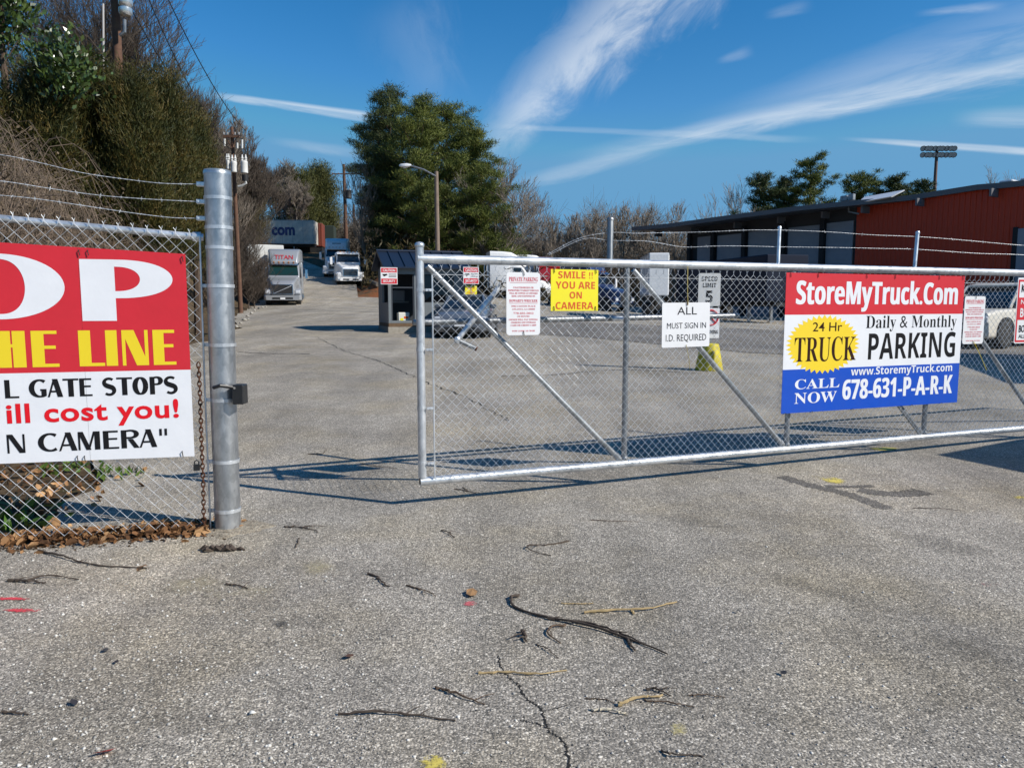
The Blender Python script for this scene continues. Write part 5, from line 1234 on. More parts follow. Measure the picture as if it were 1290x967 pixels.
# overhead wires
def wire(label, a, b, sag, r=.019):
    n = 24; m = MB(); m.tube([a.lerp(b, i / n) - Vector((0, 0, sag * 4 * (i / n) * (1 - i / n))) for i in range(n + 1)], r, 5); o = m.build('utility_wire', black_paint); tag(o, label, 'wire', 'overhead wires at the upper left')
wire('left of the two close parallel wires crossing the blue sky', at(175, -30, 24), P2(h2 - .4) + w2 + Vector((-.7, 0, .2)), .5)
wire('right of the two close parallel wires crossing the blue sky', at(198, -30, 24), P2(h2 - .4) + w2 + Vector((.7, 0, .2)), .5)
wire('lower wire running from the brown pole down to the road pole', at(160, 2, 26), P2(h2 - 1.2) + w2, .6)
# street light behind the kiosk
b = at(552, 330, 40); tp = at(549.5, 216, 40); z0 = Tz(b.x, b.y)
t = thing('street_light', 'cobra head street light on a weathered grey wooden pole behind the kiosk', 'street light', (b.x, b.y, z0))
h = tp.z - z0; m = MB(); m.tube([(0, 0, 0), (tp.x - b.x, 0, h)], [.14, .11], 10); m.build('pole', grey_wood, t, True)
a0 = at(549, 222, 39.9) - Vector((b.x, b.y, z0)); a1 = at(518, 209, 39.9) - Vector((b.x, b.y, z0)); a2 = at(503, 208, 39.9) - Vector((b.x, b.y, z0))
m = MB(); m.tube([a0, a0.lerp(a1, .5) + Vector((0, 0, .08)), a1], .045, 8); m.build('arm', steel_dull_and_shaded, t, True)
m = MB(); L_ = (a1 - a2).length; m.M = Matrix.Translation(a2 + Vector((0, 0, -.02))) @ Matrix.Rotation(-math.pi / 2 , 4, 'Z'); m.loft([(0, .05, .04, -.05, .03, .02), (.12, .14, .10, -.08, .08, .04), (.4, .16, .12, -.09, .10, .05), (L_, .07, .06, -.02, .06, .02)]); m.build('lamp_head', white_paint, t, True)
m = MB(); m.lathe([(0, -.14), (.08, -.12), (.12, -.06), (0, -.05)], a2 + Vector((.28, 0, -.03)), 12); m.build('lens', lens, t, True)
# stadium floodlights
b = at(1172, 330, 120); z0 = Tz(b.x, 120)
t = thing('floodlight_mast', 'stadium floodlight mast with two rows of lamps above the red warehouse', 'floodlight', (b.x, 120, z0))
zt3 = at(1172, 186, 120).z - z0; m = MB(); m.tube([(0, 0, 0), (0, 0, zt3)], [.4, .22], 10); m.build('mast', mat('mast_brown', (.13, .075, .06), .7), t, True)
zr1, zr2 = at(1172, 187, 120).z - z0, at(1172, 195, 120).z - z0; hw = (at(1192, 190, 120) - at(1152.5, 190, 120)).x / 2
m = MB()
for z in (zr1, zr2): m.tube([(-hw, -.1, z), (hw, -.1, z)], .09, 6)
m.build('crossbar', chassis_m, t)
for z in (zr1, zr2):
    for i in range(9):
        x = -hw + 2 * hw * i / 8; m = MB(); d = Vector((.25 * math.sin(i * 2.1), -.8, -.45)).normalized(); c = Vector((x, -.3, z)); m.tube([c - d * .3, c, c + d * .3], [.12, .33, .46], 10, False); m.build('lamp_shade', chassis_m, t, True)
        m = MB(); m.tube([c + d * .2, c + d * .22], [.40, .40], 10); m.build('lamp', lens, t)

# ================================================================== vegetation
def blades(c, d, L, Wd, g, k=4):
    """leaves or needles: centres c, directions d (n,3), lengths L, widths Wd; kites (k=4) or slim triangles (k=3)"""
    n = len(c); d = d / np.linalg.norm(d, axis=1, keepdims=True)
    s = np.cross(d, g.normal(size=(n, 3))); s /= np.linalg.norm(s, axis=1, keepdims=True) + 1e-9
    L = np.broadcast_to(L, n)[:, None]; Wd = np.broadcast_to(Wd, n)[:, None]
    if k == 3: v = np.stack([c - d * L * .5 + s * Wd * .5, c + d * L * .5, c - d * L * .5 - s * Wd * .5], 1)
    else: v = np.stack([c - d * L * .5, c + s * Wd * .5 + d * L * .05, c + d * L * .5, c - s * Wd * .5 + d * L * .05], 1)
    return v.reshape(-1, 3), np.arange(k * n).reshape(n, k)
def tubes_np(p0, p1, r0, r1, k=3):
    """many straight tapered tubes at once"""
    n = len(p0); d = p1 - p0; L = np.linalg.norm(d, axis=1, keepdims=True) + 1e-9; d = d / L
    ref = np.where(np.abs(d[:, 2:3]) < .9, np.array([[0, 0, 1.]]), np.array([[1., 0, 0]]))
    a = np.cross(d, ref); a /= np.linalg.norm(a, axis=1, keepdims=True) + 1e-9; b = np.cross(d, a)
    t = np.arange(k) * 2 * np.pi / k
    ring = a[:, None] * np.cos(t)[None, :, None] + b[:, None] * np.sin(t)[None, :, None]
    v = np.concatenate([p0[:, None] + ring * np.asarray(r0)[:, None, None], p1[:, None] + ring * np.asarray(r1)[:, None, None]], 1)
    i = np.arange(k); base = (np.arange(n) * 2 * k)[:, None]
    f = np.stack([base + i, base + (i + 1) % k, base + k + (i + 1) % k, base + k + i], -1).reshape(-1, 4)
    return v.reshape(-1, 3), f
bark_grey = mat('grey_bark', (.17, .145, .12), .9, noise=((.09, .075, .06), .8), scale=3)
bark_pale = mat('pale_twigs', (.21, .175, .14), .9, island=.4)
bark_dark = mat('dark_twigs', (.085, .065, .05), .9, island=.4)
bark_brown = mat('brown_bark', (.10, .065, .045), .9, noise=((.05, .035, .025), .8), scale=3)
pine_m = leaf_mat('pine_needles', (.034, .050, .009), (.092, .115, .02), (.18, .185, .036))
pine_b = leaf_mat('bluish_pine_needles', (.022, .038, .012), (.052, .072, .022), (.10, .115, .035))
cedar_m = leaf_mat('winter_cedar_foliage', (.014, .021, .005), (.044, .047, .010), (.115, .078, .018))
ever_m = leaf_mat('dull_evergreen_foliage', (.030, .038, .010), (.07, .075, .02), (.12, .11, .032))
magn_m = leaf_mat('glossy_magnolia_leaves', (.018, .035, .008), (.04, .07, .012), (.085, .12, .03), .28, .6)
bramble_leaf = leaf_mat('dead_bramble_leaves', (.05, .036, .024), (.10, .075, .05), (.17, .13, .09), .9, .1)

def grow(g, h, spread, levels, r0, kids=(8, 5, 4, 4, 3), upw=.55, first=.25, wob=.12):
    """returns trunk and branch segments (p0, p1, r0, r1) of a leafless tree"""
    out = [[] for _ in range(levels + 1)]
    def branch(p, d, L, r, lv):
        k = 5 if lv == 0 else 3; pts = [p]; rr = [r]; q = p.copy(); dd = d.copy()
        for i in range(k):
            dd = dd + g.normal(size=3) * (wob if lv else .05) + np.array([0, 0, .06 * upw]); dd /= np.linalg.norm(dd)
            q = q + dd * L / k; pts.append(q.copy()); rr.append(r * (1 - .75 * (i + 1) / k))
        for i in range(k): out[lv].append((pts[i], pts[i + 1], rr[i], rr[i + 1]))
        if lv >= levels: return
        tw = lv >= 2; sp_ = spread * (.62 if tw else 1.0)
        for j in range(kids[min(lv, len(kids) - 1)]):
            f = g.uniform(first if lv == 0 else .2, 1.0); i = min(int(f * k), k - 1); c = pts[i] + (pts[i + 1] - pts[i]) * (f * k - i)
            az = g.uniform(0, 6.283); ax = np.array([math.cos(az), math.sin(az), 0])
            base = (pts[i + 1] - pts[i]); base /= np.linalg.norm(base)
            nd = base * g.uniform(.5, 1.0) + ax * g.uniform(.45, .95) * sp_ + np.array([0, 0, upw * g.uniform(.2, .9)]); nd /= np.linalg.norm(nd)
            branch(c, nd, L * (g.uniform(.55, .95) if tw else g.uniform(.4, .66)) * (1.1 - .35 * f), max(rr[i] * .55, .003), lv + 1)
    branch(np.zeros(3), np.array([g.normal() * .03, g.normal() * .03, 1.]), h * .78, r0, 0)
    return out
def seg_obj(name, segs, m, parent, rmin, k):
    a = np.array([s[0] for s in segs]); b = np.array([s[1] for s in segs]); r0 = np.maximum([s[2] for s in segs], rmin); r1 = np.maximum([s[3] for s in segs], rmin * .8)
    v, f = tubes_np(a, b, r0, r1, k); return np_obj(name, v, f, m, parent)
def bare_tree(label, px, Y, top_py, seed, spread=.8, levels=4, r0=None, m=None, mt=None, kids=(10, 5, 4, 4, 3), rmin=None, group=None, name='bare_tree', first=.22, upw=.55, dz=0):
    g = np.random.default_rng(seed); q = at(px, top_py, Y); z0 = Tz(q.x, q.y) + dz; h = q.z - z0
    t = thing(name, label, 'tree' if 'tree' in name else 'shrub', (q.x, q.y, z0), 0, group)
    S_ = grow(g, h, spread, levels, r0 or h * .016, kids, upw, first)
    mz = float(np.percentile([s[1][2] for s in S_[-1]], 99.6)); k_ = h / mz
    S_ = [[(a * k_, b * k_, c, d) for a, b, c, d in lv] for lv in S_]
    rm = (rmin * .62 if rmin else .0002 * Y)
    seg_obj('trunk', S_[0], mt or bark_grey, t, .02, 6); seg_obj('crown', [s for lv in S_[1:] for s in lv], m or bark_pale, t, rm, 3); return t
def pine(label, px, Y, top_py, seed, halfw, base=.28, m=None, n_limb=50, dens=140, bl=.34, bw=.045, group=None, shape=1.0, name='pine_tree'):
    """halfw = crown half width in pixels of the photograph"""
    g = np.random.default_rng(seed); q = at(px, top_py, Y); z0 = Tz(q.x, q.y); h = q.z - z0; rad = halfw * Y / F
    t = thing(name, label, 'tree', (q.x, q.y, z0), 0, group)
    mb = MB(); pts = [(g.normal() * .12 * i / 6, g.normal() * .12 * i / 6, h * .97 * i / 6) for i in range(7)]; mb.tube(pts, [h * .016 * (1 - .13 * i) for i in range(7)], 8); mb.build('trunk', bark_brown, t, True)
    p0 = []; p1 = []; r0 = []; cl = []
    for i in range(n_limb):
        f = base + (1 - base) * (i + g.uniform(0, .8)) / n_limb; u = (f - base) / (1 - base)
        prof = max(1 - abs(u - .38) ** 2.2 * 2.0, .1) if shape else (1 - u * .8)
        L = rad * max(prof, .18) * g.uniform(.5, 1.28); az = i * 2.4 + g.uniform(-.5, .5)
        rise = g.uniform(-.05, .35) + .5 * u
        a = np.array([0, 0, f * h * .97]); e = a + np.array([math.cos(az) * L, math.sin(az) * L, L * rise]); e[2] = min(e[2], h * .99)
        p0.append(a); p1.append(e); r0.append(.035 + .05 * (1 - u))
        for w in np.arange(.22, 1.05, max(.5 / max(L, .5), .12)):
            c = a + (e - a) * w + g.normal(size=3) * np.array([.35, .35, .18]); cl.append((c, az))
            if g.random() < .5:
                c2 = c + np.array([-math.sin(az), math.cos(az), .2]) * g.uniform(-.9, .9); cl.append((c2, az)); p0.append(a + (e - a) * w * .9); p1.append(c2); r0.append(.02)
    p0, p1, r0 = np.array(p0), np.array(p1), np.array(r0)
    v, f = tubes_np(p0, p1, r0, r0 * .4, 4); np_obj('limbs', v, f, bark_brown, t)
    C = []; Dd = []
    for c, az in cl:
        k = int(dens * g.uniform(.6, 1.3)); o_ = g.normal(size=(k, 3)) * np.array([.34, .34, .17]) * (.72 + .008 * halfw)
        C.append(c + o_); Dd.append(o_ * np.array([.8, .8, .5]) + np.array([0, 0, .4]) + g.normal(size=(k, 3)) * .3)
    C = np.concatenate(C); Dd = np.concatenate(Dd)
    v, f = blades(C, Dd, g.uniform(.7, 1.25, len(C)) * bl, bw * g.uniform(.7, 1.3, len(C)), g, 3); np_obj('crown', v, f, m or pine_m, t); return t
def leafy(label, px, Y, top_py, bot_py, halfw, seed, m, n_clump=110, per=90, bl=.3, bw=.035, up=.9, name='cedar_tree', cat='tree', sq=.55, csz=(.34, .34, .55), trunk=True, stems=None, taper=.75):
    """dense crown of clumps; each clump a plume of small sprays pointing up and outwards"""
    g = np.random.default_rng(seed); q = at(px, top_py, Y); zb3 = at(px, bot_py, Y).z; z0 = min(Tz(q.x, q.y), zb3); h = q.z - z0; rad = halfw * Y / F
    t = thing(name, label, cat, (q.x, q.y, z0))
    if trunk:
        mb = MB(); mb.tube([(0, 0, -.2), (.05, 0, h * .5), (0, .05, h * .93)], [h * .02, h * .014, h * .004], 7); mb.build('trunk', bark_brown, t, True)
    zlo = max(zb3 - z0, 0)
    C = []; Dd = []; lp = []
    for i in range(n_clump):
        u = g.uniform(0, 1) ** .85; z = zlo + (h - zlo) * u
        prof = (1 - u) ** taper * .85 + .15 if u > .25 else .75 + u
        az = g.uniform(0, 6.283); rr = rad * prof * math.sqrt(g.uniform(.12, 1)) * (1 + .25 * math.sin(az * 3 + z * 2.2))
        c = np.array([rr * math.cos(az), rr * math.sin(az), z * .97]); lp.append(c)
        k = int(per * g.uniform(.5, 1.4)); outw = np.array([math.cos(az) * .5, math.sin(az) * .5, up]); outw /= np.linalg.norm(outw)
        s_ = np.clip(g.normal(size=(k, 3)), -1.7, 1.7) * np.array(csz) * g.uniform(.7, 1.2); s_ = s_ + outw * (s_[:, 2:3]) * .5
        C.append(c + s_); Dd.append(outw + g.normal(size=(k, 3)) * .42)
    C = np.concatenate(C); Dd = np.concatenate(Dd); C[:, 2] = np.maximum(C[:, 2], .05)
    if trunk:
        lp = np.array(lp[::2]); a = lp * np.array([0, 0, .8]); v, f = tubes_np(a, lp, np.full(len(lp), .02), np.full(len(lp), .008), 4); np_obj('limbs', v, f, bark_brown, t)
    v, f = blades(C, Dd, g.uniform(.6, 1.3, len(C)) * bl, bw * g.uniform(.7, 1.4, len(C)), g, 3 if bw < .065 else 4); np_obj('crown', v, f, m, t); return t

# --- pines in the middle
pine('tallest pine of the middle clump, with a narrow ragged top at its left', 489, 74, 108, 11, 40, .22, pine_b)
pine('dense green pine just right of the tallest pine in the middle clump', 527, 70, 124, 12, 44, .2, pine_m)
pine('pine right above the street light arm in the middle clump', 562, 76, 130, 13, 46, .2, pine_m)
pine('pine with loose outer tufts at the right shoulder of the middle clump', 592, 72, 158, 14, 36, .22, pine_m)
pine('low broad pine at the right foot of the middle clump', 606, 66, 212, 15, 40, .1, pine_m, 40)
pine('shaded low pine at the left foot of the middle clump', 490, 73, 200, 16, 34, .12, pine_b, 40)
pine('low yellowish green pine right behind the kiosk roof', 545, 67, 232, 17, 42, .12, leaf_mat('bright_pine_needles', (.035, .05, .01), (.085, .105, .02), (.14, .15, .03)), 38)
pine('small young pine between the street light pole and the bare tree', 640, 70, 262, 18, 22, .05, pine_m, 26)
bare_tree('pale spreading bare tree at the right edge of the middle pines', 632, 66, 196, 21, 1.15, 5, None, None, None, (11, 5, 4, 4, 3), .022)
bare_tree('thin bare tree at the left edge of the middle pines', 462, 72, 205, 22, .8, 4, None, None, None, (12, 5, 4, 3), .022)
bare_tree('slim bare tree standing left of the tallest middle pine, by the far poles', 470, 84, 240, 23, .7, 4, None, bark_dark, None, (9, 5, 4, 3), .022)
pine('tall pine added at the back of the middle clump to shade the far trailers', 476, 84, 150, 19, 34, .25, pine_b)  # extra pine, added to throw shade on the lettered trailer
# --- far pines right of the middle, beyond the warehouse
for i, (px, tp_, Y, hw_, mm, lb_) in enumerate(((963, 217, 100, 22, pine_b, 'dark round topped pine left of the tall open pine beyond the warehouse'), (990, 222, 104, 20, pine_b, 'second dark pine, low and wide, tucked beside the tall open pine beyond the warehouse'), (1022, 196, 100, 27, pine_m, 'tall open pine beyond the warehouse, highest of the row'), (1084, 216, 100, 30, pine_m, 'broad olive green pine beyond the warehouse right of the tall open pine'), (1131, 219, 98, 24, pine_b, 'dark green pine beyond the warehouse, left of the floodlight mast'), (1165, 226, 104, 18, pine_b, 'small pine beyond the warehouse, behind the floodlight mast'))):
    pine(lb_, px, Y, tp_, 40 + i, hw_ * 1.2, .3, mm, 50 if i != 2 else 38, 90, .46, .075)
bare_tree('bare tree left of the dark pines beyond the warehouse', 931, 98, 224, 51, .75, 4, None, None, None, (10, 5, 4, 3), .03)
bare_tree('bare tree above the warehouse roof at the right edge of the picture', 1281, 75, 204, 52, .8, 4, None, None, None, (10, 5, 4, 3), .025)
bare_tree('very small bare tree peeping over the dark canopy of the warehouse', 900, 110, 262, 53, .8, 4, None, None, None, (8, 4, 4, 3), .03)
for i, (px, tp_, lb_) in enumerate(((693, 272, 'low grey bare tree right of the middle pines, first of the far row'), (722, 268, 'grey bare tree over the private parking end of the far row'), (756, 266, 'bare tree directly left of the dark wire arm in the far row'), (786, 252, 'tall pale bare tree just right of the dark wire arm in the far row'), (816, 258, 'narrow bare tree between two taller ones in the far row'), (851, 254, 'broad crowned bare tree by the tip of the warehouse roof'))):
    bare_tree(lb_, px, 108, tp_, 60 + i, .55, 4, None, None, None, (10, 5, 4, 4), .035)
# --- left hillside
for i, (px, Y, tp_, bt_, hw_, lb_) in enumerate(((-25, 19, 115, 290, 80, 'cedar cut by the left edge of the picture below the magnolia'), (48, 19.5, 88, 285, 64, 'broad cedar under the magnolia leaves at the upper left'), (112, 21, 84, 290, 52, 'cedar left of the brown wooden pole'), (165, 20.5, 98, 300, 48, 'cedar in front of the brown wooden pole'), (207, 22, 96, 305, 36, 'cedar with a spiky top right of the brown wooden pole'), (238, 23.5, 140, 315, 30, 'lower cedar right of the spiky topped cedar'), (261, 25, 184, 320, 15, 'small outer cedar nearest the pole with three transformers'))):
    leafy('olive brown ' + lb_, px, Y, tp_, bt_, hw_, 80 + i, cedar_m, (300 if hw_ > 40 else 200 if hw_ > 20 else 90), 190, .15, .018, .85, csz=(.19, .19, .30), taper=.6)
leafy('glossy green magnolia cut by the top left corner of the picture', -6, 22.5, -50, 48, 26, 95, magn_m, 46, 60, .20, .09, .6, 'magnolia_tree', csz=(.35, .35, .3), taper=.4)
leafy('clump of glossy leaves in the cedar tops by the pale rod', 78, 19, 44, 95, 28, 96, magn_m, 26, 50, .18, .075, .6, 'broadleaf_shrub', 'shrub', csz=(.3, .3, .22), trunk=False, taper=.4)
bare_tree('dense grey bare tree filling the upper left behind the magnolia', 95, 30, -60, 31, 1.1, 5, .2, bark_dark, None, (16, 6, 5, 4, 3), .010)
bare_tree('second grey bare tree just left of the brown wooden pole', 112, 32, -20, 38, .9, 5, .16, bark_dark, None, (14, 6, 4, 4, 3), .011)
bare_tree('fine bare tree with fanned twigs right of the brown wooden pole', 163, 29, 24, 32, .6, 5, .12, bark_dark, None, (12, 5, 4, 4, 3), .011)
bare_tree('bare tree reaching the two wires above the outer cedars', 206, 42, 112, 33, .65, 5, .14, bark_dark, None, (15, 6, 5, 5, 4), .013)
bare_tree('bare tree standing behind the pole with three transformers', 248, 50, 138, 34, .7, 5, .16, bark_pale, None, (15, 6, 5, 5, 4), .015)
bare_tree('bare tree right of the pole with three transformers', 292, 55, 160, 35, .6, 5, .16, bark_dark, None, (15, 6, 5, 5, 4), .017, first=.35)
bare_tree('brown bare tree above the silver semi truck', 322, 66, 186, 36, .55, 5, .16, bark_dark, None, (15, 6, 5, 5, 4), .02, first=.45)
bare_tree('bare tree with pale branches over the lettered trailer', 372, 95, 226, 37, 1.0, 5, .16, bark_pale, None, (15, 6, 5, 5, 4), .022)
leafy('round topped evergreen above the lettered trailer', 403, 104, 211, 285, 24, 101, ever_m, 150, 200, .42, .06, .7, 'evergreen_tree', csz=(.6, .6, .6), taper=.4)
leafy('dull green evergreen left of the round topped one above the trailers', 372, 98, 218, 300, 30, 102, ever_m, 150, 200, .42, .06, .7, 'evergreen_tree', csz=(.6, .6, .6), taper=.5)
leafy('brownish green evergreen behind the pole with three transformers', 312, 62, 212, 330, 22, 103, leaf_mat('brownish_evergreen', (.03, .025, .008), (.065, .052, .018), (.10, .08, .03)), 150, 160, .30, .04, .7, 'evergreen_tree', csz=(.4, .4, .4), taper=.6)
for i, (px, Y, tp_, lb_) in enumerate(((262, 30, 300, 'leafless shrub just right of the thick steel post'), (283, 42, 300, 'leafless shrub at the foot of the pole with three transformers'), (310, 44, 290, 'tall leafless shrub right of the pole with three transformers'), (318, 45, 318, 'leafless shrub beside the left mirror of the silver semi truck'), (272, 43, 262, 'brown leafless shrub behind the thick steel post'), (316, 58, 268, 'leafless shrub behind the white box trailer'))):
    bare_tree(lb_, px, Y, tp_, 110 + i, 1.5, 3, .04, bark_dark, bark_dark, (46, 7, 5), .011, name='leafless_shrub', first=.02, upw=.9)

bare_tree('fine grey bare tree between the outer cedars and the transformer pole', 226, 47, 120, 131, .65, 5, .12, bark_dark, None, (15, 6, 5, 5, 4), .013, first=.3)
bare_tree('grey bare tree topping the slope right of the transformer pole', 270, 54, 156, 132, .65, 5, .12, bark_dark, None, (15, 6, 5, 5, 4), .016, first=.35)
bare_tree('bare tree low on the slope above the white box trailer', 352, 98, 208, 133, .8, 5, .14, bark_pale, None, (14, 6, 5, 4), .03, first=.3)
# bramble thicket in front of the cedars: one tangled mass
g = np.random.default_rng(5); P0 = []; P1 = []; RR = []; LC = []; LD = []
cnt = 0
while cnt < 3300:
    px = g.uniform(-90, 285); Y = g.uniform(8.2, 19); x = at(px, 400, Y).x
    d = float(np.interp(Y, *LE)) - x
    if d < .25: continue
    z0 = Tz(x, Y); ztop = at(px, 158 + max(px, -60) * .72, Y).z - z0
    hh = min(ztop, 3.6) * g.uniform(.25, 1.0) * min(1, .35 + d * .5)
    if hh < .15: hh = .15 + .3 * g.random()
    az = g.uniform(0, 6.283); L = g.uniform(.5, 2.0); p = np.array([x, Y, z0]); a = p
    k = 7
    for i in range(1, k + 1):
        f = i / k; b = p + np.array([math.cos(az) * L * f, math.sin(az) * L * f, hh * math.sin(math.pi * min(f * .72, 1)) * 1.02]) + g.normal(size=3) * .05
        P0.append(a); P1.append(b); RR.append(.009 * (1 - .6 * f)); a = b
        if g.random() < .9: 
            for _ in range(2): LC.append(b + g.normal(size=3) * .12); LD.append(g.normal(size=3))
    cnt += 1
v, f = tubes_np(np.array(P0), np.array(P1), np.array(RR), np.array(RR) * .85, 3)
th = np_obj('bramble_thicket', v, f, mat('bramble_canes', (.17, .125, .09), .9, island=.5)); tag(th, 'tangled brown bramble canes on the bank behind the left fence', 'thicket', kind='stuff')
v, f = blades(np.array(LC), np.array(LD), g.uniform(.03, .10, len(LC)), g.uniform(.015, .04, len(LC)), g); np_obj('dead_leaf', v, f, bramble_leaf, th)['kind'] = 'stuff'
# far leafless wood along the horizon
P0 = []; P1 = []; RR = []; EC = []; ED = []
for i in range(8200):
    px = g.uniform(-200, 1500); Y = g.uniform(112, 150); x = at(px, 330, Y).x; z0 = Tz(x, Y)
    tp_ = 279 + 12 * math.sin(px * .021 + 1) + 8 * math.sin(px * .09) + g.normal() * 6
    if 430 < px < 480: tp_ += 6
    top_ = at(px, tp_, Y).z - z0; h = max(top_ * g.uniform(.5, 1.0), 1.0); p = np.array([x, Y, z0]); a = p
    lean = g.normal(size=2) * .05
    for j in range(3):
        f_ = (j + 1) / 3; b = p + np.array([lean[0] * h * f_, lean[1] * h * f_, h * f_]) + g.normal(size=3) * .15; P0.append(a); P1.append(b); RR.append(.06 * (1.1 - f_)); a = b
        for _ in range(4): e = b + np.array([g.normal() * 1.1, g.normal() * 1.1, abs(g.normal()) * 1.3]); P0.append(b - np.array([0, 0, .8])); P1.append(e); RR.append(.02)
    for _ in range(16): EC.append(np.array([x + g.normal() * 1.5, Y + g.normal(), z0 + g.uniform(0, .97) * h])); ED.append(g.normal(size=3) + np.array([0, 0, .8]))
v, f = tubes_np(np.array(P0), np.array(P1), np.array(RR), np.array(RR) * .6, 3)
fw = np_obj('far_wood', v, f, mat('far_wood_bark', (.15, .125, .10), .9, island=.4)); tag(fw, 'far leafless wood closing the horizon behind the yard', 'wood', kind='stuff')
v, f = blades(np.array(EC), np.array(ED), 1.3, .16, g, 3); np_obj('understory', v, f, leaf_mat('far_understory', (.045, .036, .024), (.085, .068, .046), (.13, .105, .075)), fw)['kind'] = 'stuff'
# dark scrub under the middle pines and along the clay bank
EC = []; ED = []
for i in range(9000):
    px = g.uniform(455, 700); Y = g.uniform(60, 90); x = at(px, 330, Y).x
    EC.append(np.array([x, Y, Tz(x, Y) + abs(g.normal()) * 1.1 + .1])); ED.append(g.normal(size=3) + np.array([0, 0, .5]))
v, f = blades(np.array(EC), np.array(ED), .7, .12, g); o = np_obj('undergrowth', v, f, leaf_mat('dark_undergrowth', (.03, .022, .01), (.055, .045, .018), (.09, .065, .03))); tag(o, 'brown undergrowth below the middle pines', 'undergrowth', kind='stuff')

# ================================================================== small things on the ground
dead = leaf_mat('dead_leaves', (.05, .024, .011), (.19, .09, .036), (.58, .36, .18), .75, .25)
def leaf_quads(cs, sizes, g, tilt=.5):
    V_ = []; F_ = []
    for c, s in zip(cs, sizes):
        az = g.uniform(0, 6.283); M_ = Matrix.Translation(Vector(c)) @ Matrix.Rotation(az, 4, 'Z') @ Matrix.Rotation(g.normal() * tilt, 4, 'X') @ Matrix.Rotation(g.normal() * tilt, 4, 'Y')
        fold = g.uniform(-.1, .45); w = s * g.uniform(.28, .42)
        pts = [(-s / 2, 0, 0), (-s * .2, w, fold * w), (s * .22, w * .85, fold * w + .1 * s * g.normal() * .3), (s / 2, 0, .12 * s), (s * .22, -w * .85, fold * w), (-s * .2, -w, fold * w)]
        o_ = len(V_); V_ += [tuple(M_ @ Vector(p)) for p in pts]; F_ += [(o_, o_ + 1, o_ + 2, o_ + 3), (o_, o_ + 3, o_ + 4, o_ + 5)]
    return V_, F_
g = np.random.default_rng(8); cs = []; sz = []
for i in range(2000):
    u = -abs(g.normal()) * 1.3 - .12 if g.random() < .85 else g.uniform(-4.5, .1)
    off = g.normal() * .10 + .02 + max(0, -u - .3) * .02
    x = px_ + u * ux - off * uy * 1; y = py_ + u * uy + off * ux
    cs.append((x, y, Tz(x, y) + PAVE + g.uniform(.003, .036) * max(0, 1 - abs(off) / .25))); sz.append(g.uniform(.018, .062) if g.random() < .85 else g.uniform(.06, .09))
for i in range(420):
    Y = g.uniform(5.2, 9); x = LEp(Y) + g.normal() * .35 - .45; cs.append((x, Y, Tz(x, Y) + PAVE + .012)); sz.append(g.uniform(.03, .09))
V_, F_ = leaf_quads(cs, sz, g, .75); me = MB(); me.v = V_; me.f = F_; o = me.build('leaf_litter', dead); tag(o, 'brown dead leaves heaped along the foot of the left fence', 'leaf litter', kind='stuff')
# dark crumbs of mulch under the leaves
v = []; f = []
def pebbles(n, place, smin, smax):
    cs = np.array([place() for _ in range(n)]); s = g.uniform(smin, smax, n)
    base = np.array([(1, 0, 0), (0, 1, 0), (-1, 0, 0), (0, -1, 0), (0, 0, .7), (0, 0, -.5)]); j = g.uniform(.6, 1.25, (n, 6, 3)); az = g.uniform(0, 6.28, n)
    V = base[None] * j; c_, s_ = np.cos(az)[:, None], np.sin(az)[:, None]
    V = np.stack([V[..., 0] * c_ - V[..., 1] * s_, V[..., 0] * s_ + V[..., 1] * c_, V[..., 2]], -1) * s[:, None, None] + cs[:, None]
    fb = np.array([(0, 1, 4), (1, 2, 4), (2, 3, 4), (3, 0, 4), (1, 0, 5), (2, 1, 5), (3, 2, 5), (0, 3, 5)]); Fi = (np.arange(n) * 6)[:, None, None] + fb[None]
    return V.reshape(-1, 3), Fi.reshape(-1, 3)
def pl_mulch():
    u = g.uniform(-4.6, .05); off = g.normal() * .11; x = px_ + u * ux - off * uy; y = py_ + u * uy + off * ux; return (x, y, Tz(x, y) + PAVE + .004)
V, Fi = pebbles(2600, pl_mulch, .004, .014); o = np_obj('mulch', V, Fi, mat('mulch_brown', (.06, .038, .022), .9, island=.6)); tag(o, 'dark crumbled mulch under the fallen leaves at the fence', 'mulch', kind='stuff')
def pl_gravel():
    while True:
        if g.random() < .65: p = (g.uniform(-60, 480), g.uniform(690, 975))
        else: p = (g.uniform(-60, 1340), g.uniform(600, 990))
        r = ray(*p); tt = (PAVE - H) / r.z; q = Vector((0, 0, H)) + r * tt
        return (q.x, q.y, Tz(q.x, q.y) + PAVE + .001)
V, Fi = pebbles(7000, pl_gravel, .002, .0065); o = np_obj('loose_gravel', V, Fi, mat('gravel_grey', (.30, .28, .25), .85, island=.75)); tag(o, 'loose pale gravel scattered over the asphalt', 'gravel', kind='stuff')
V, Fi = pebbles(800, pl_gravel, .005, .0105); o = np_obj('loose_chips', V, Fi, mat('gravel_pale', (.48, .46, .42), .85, island=.5)); tag(o, 'larger white stone chips scattered over the asphalt', 'gravel', kind='stuff')
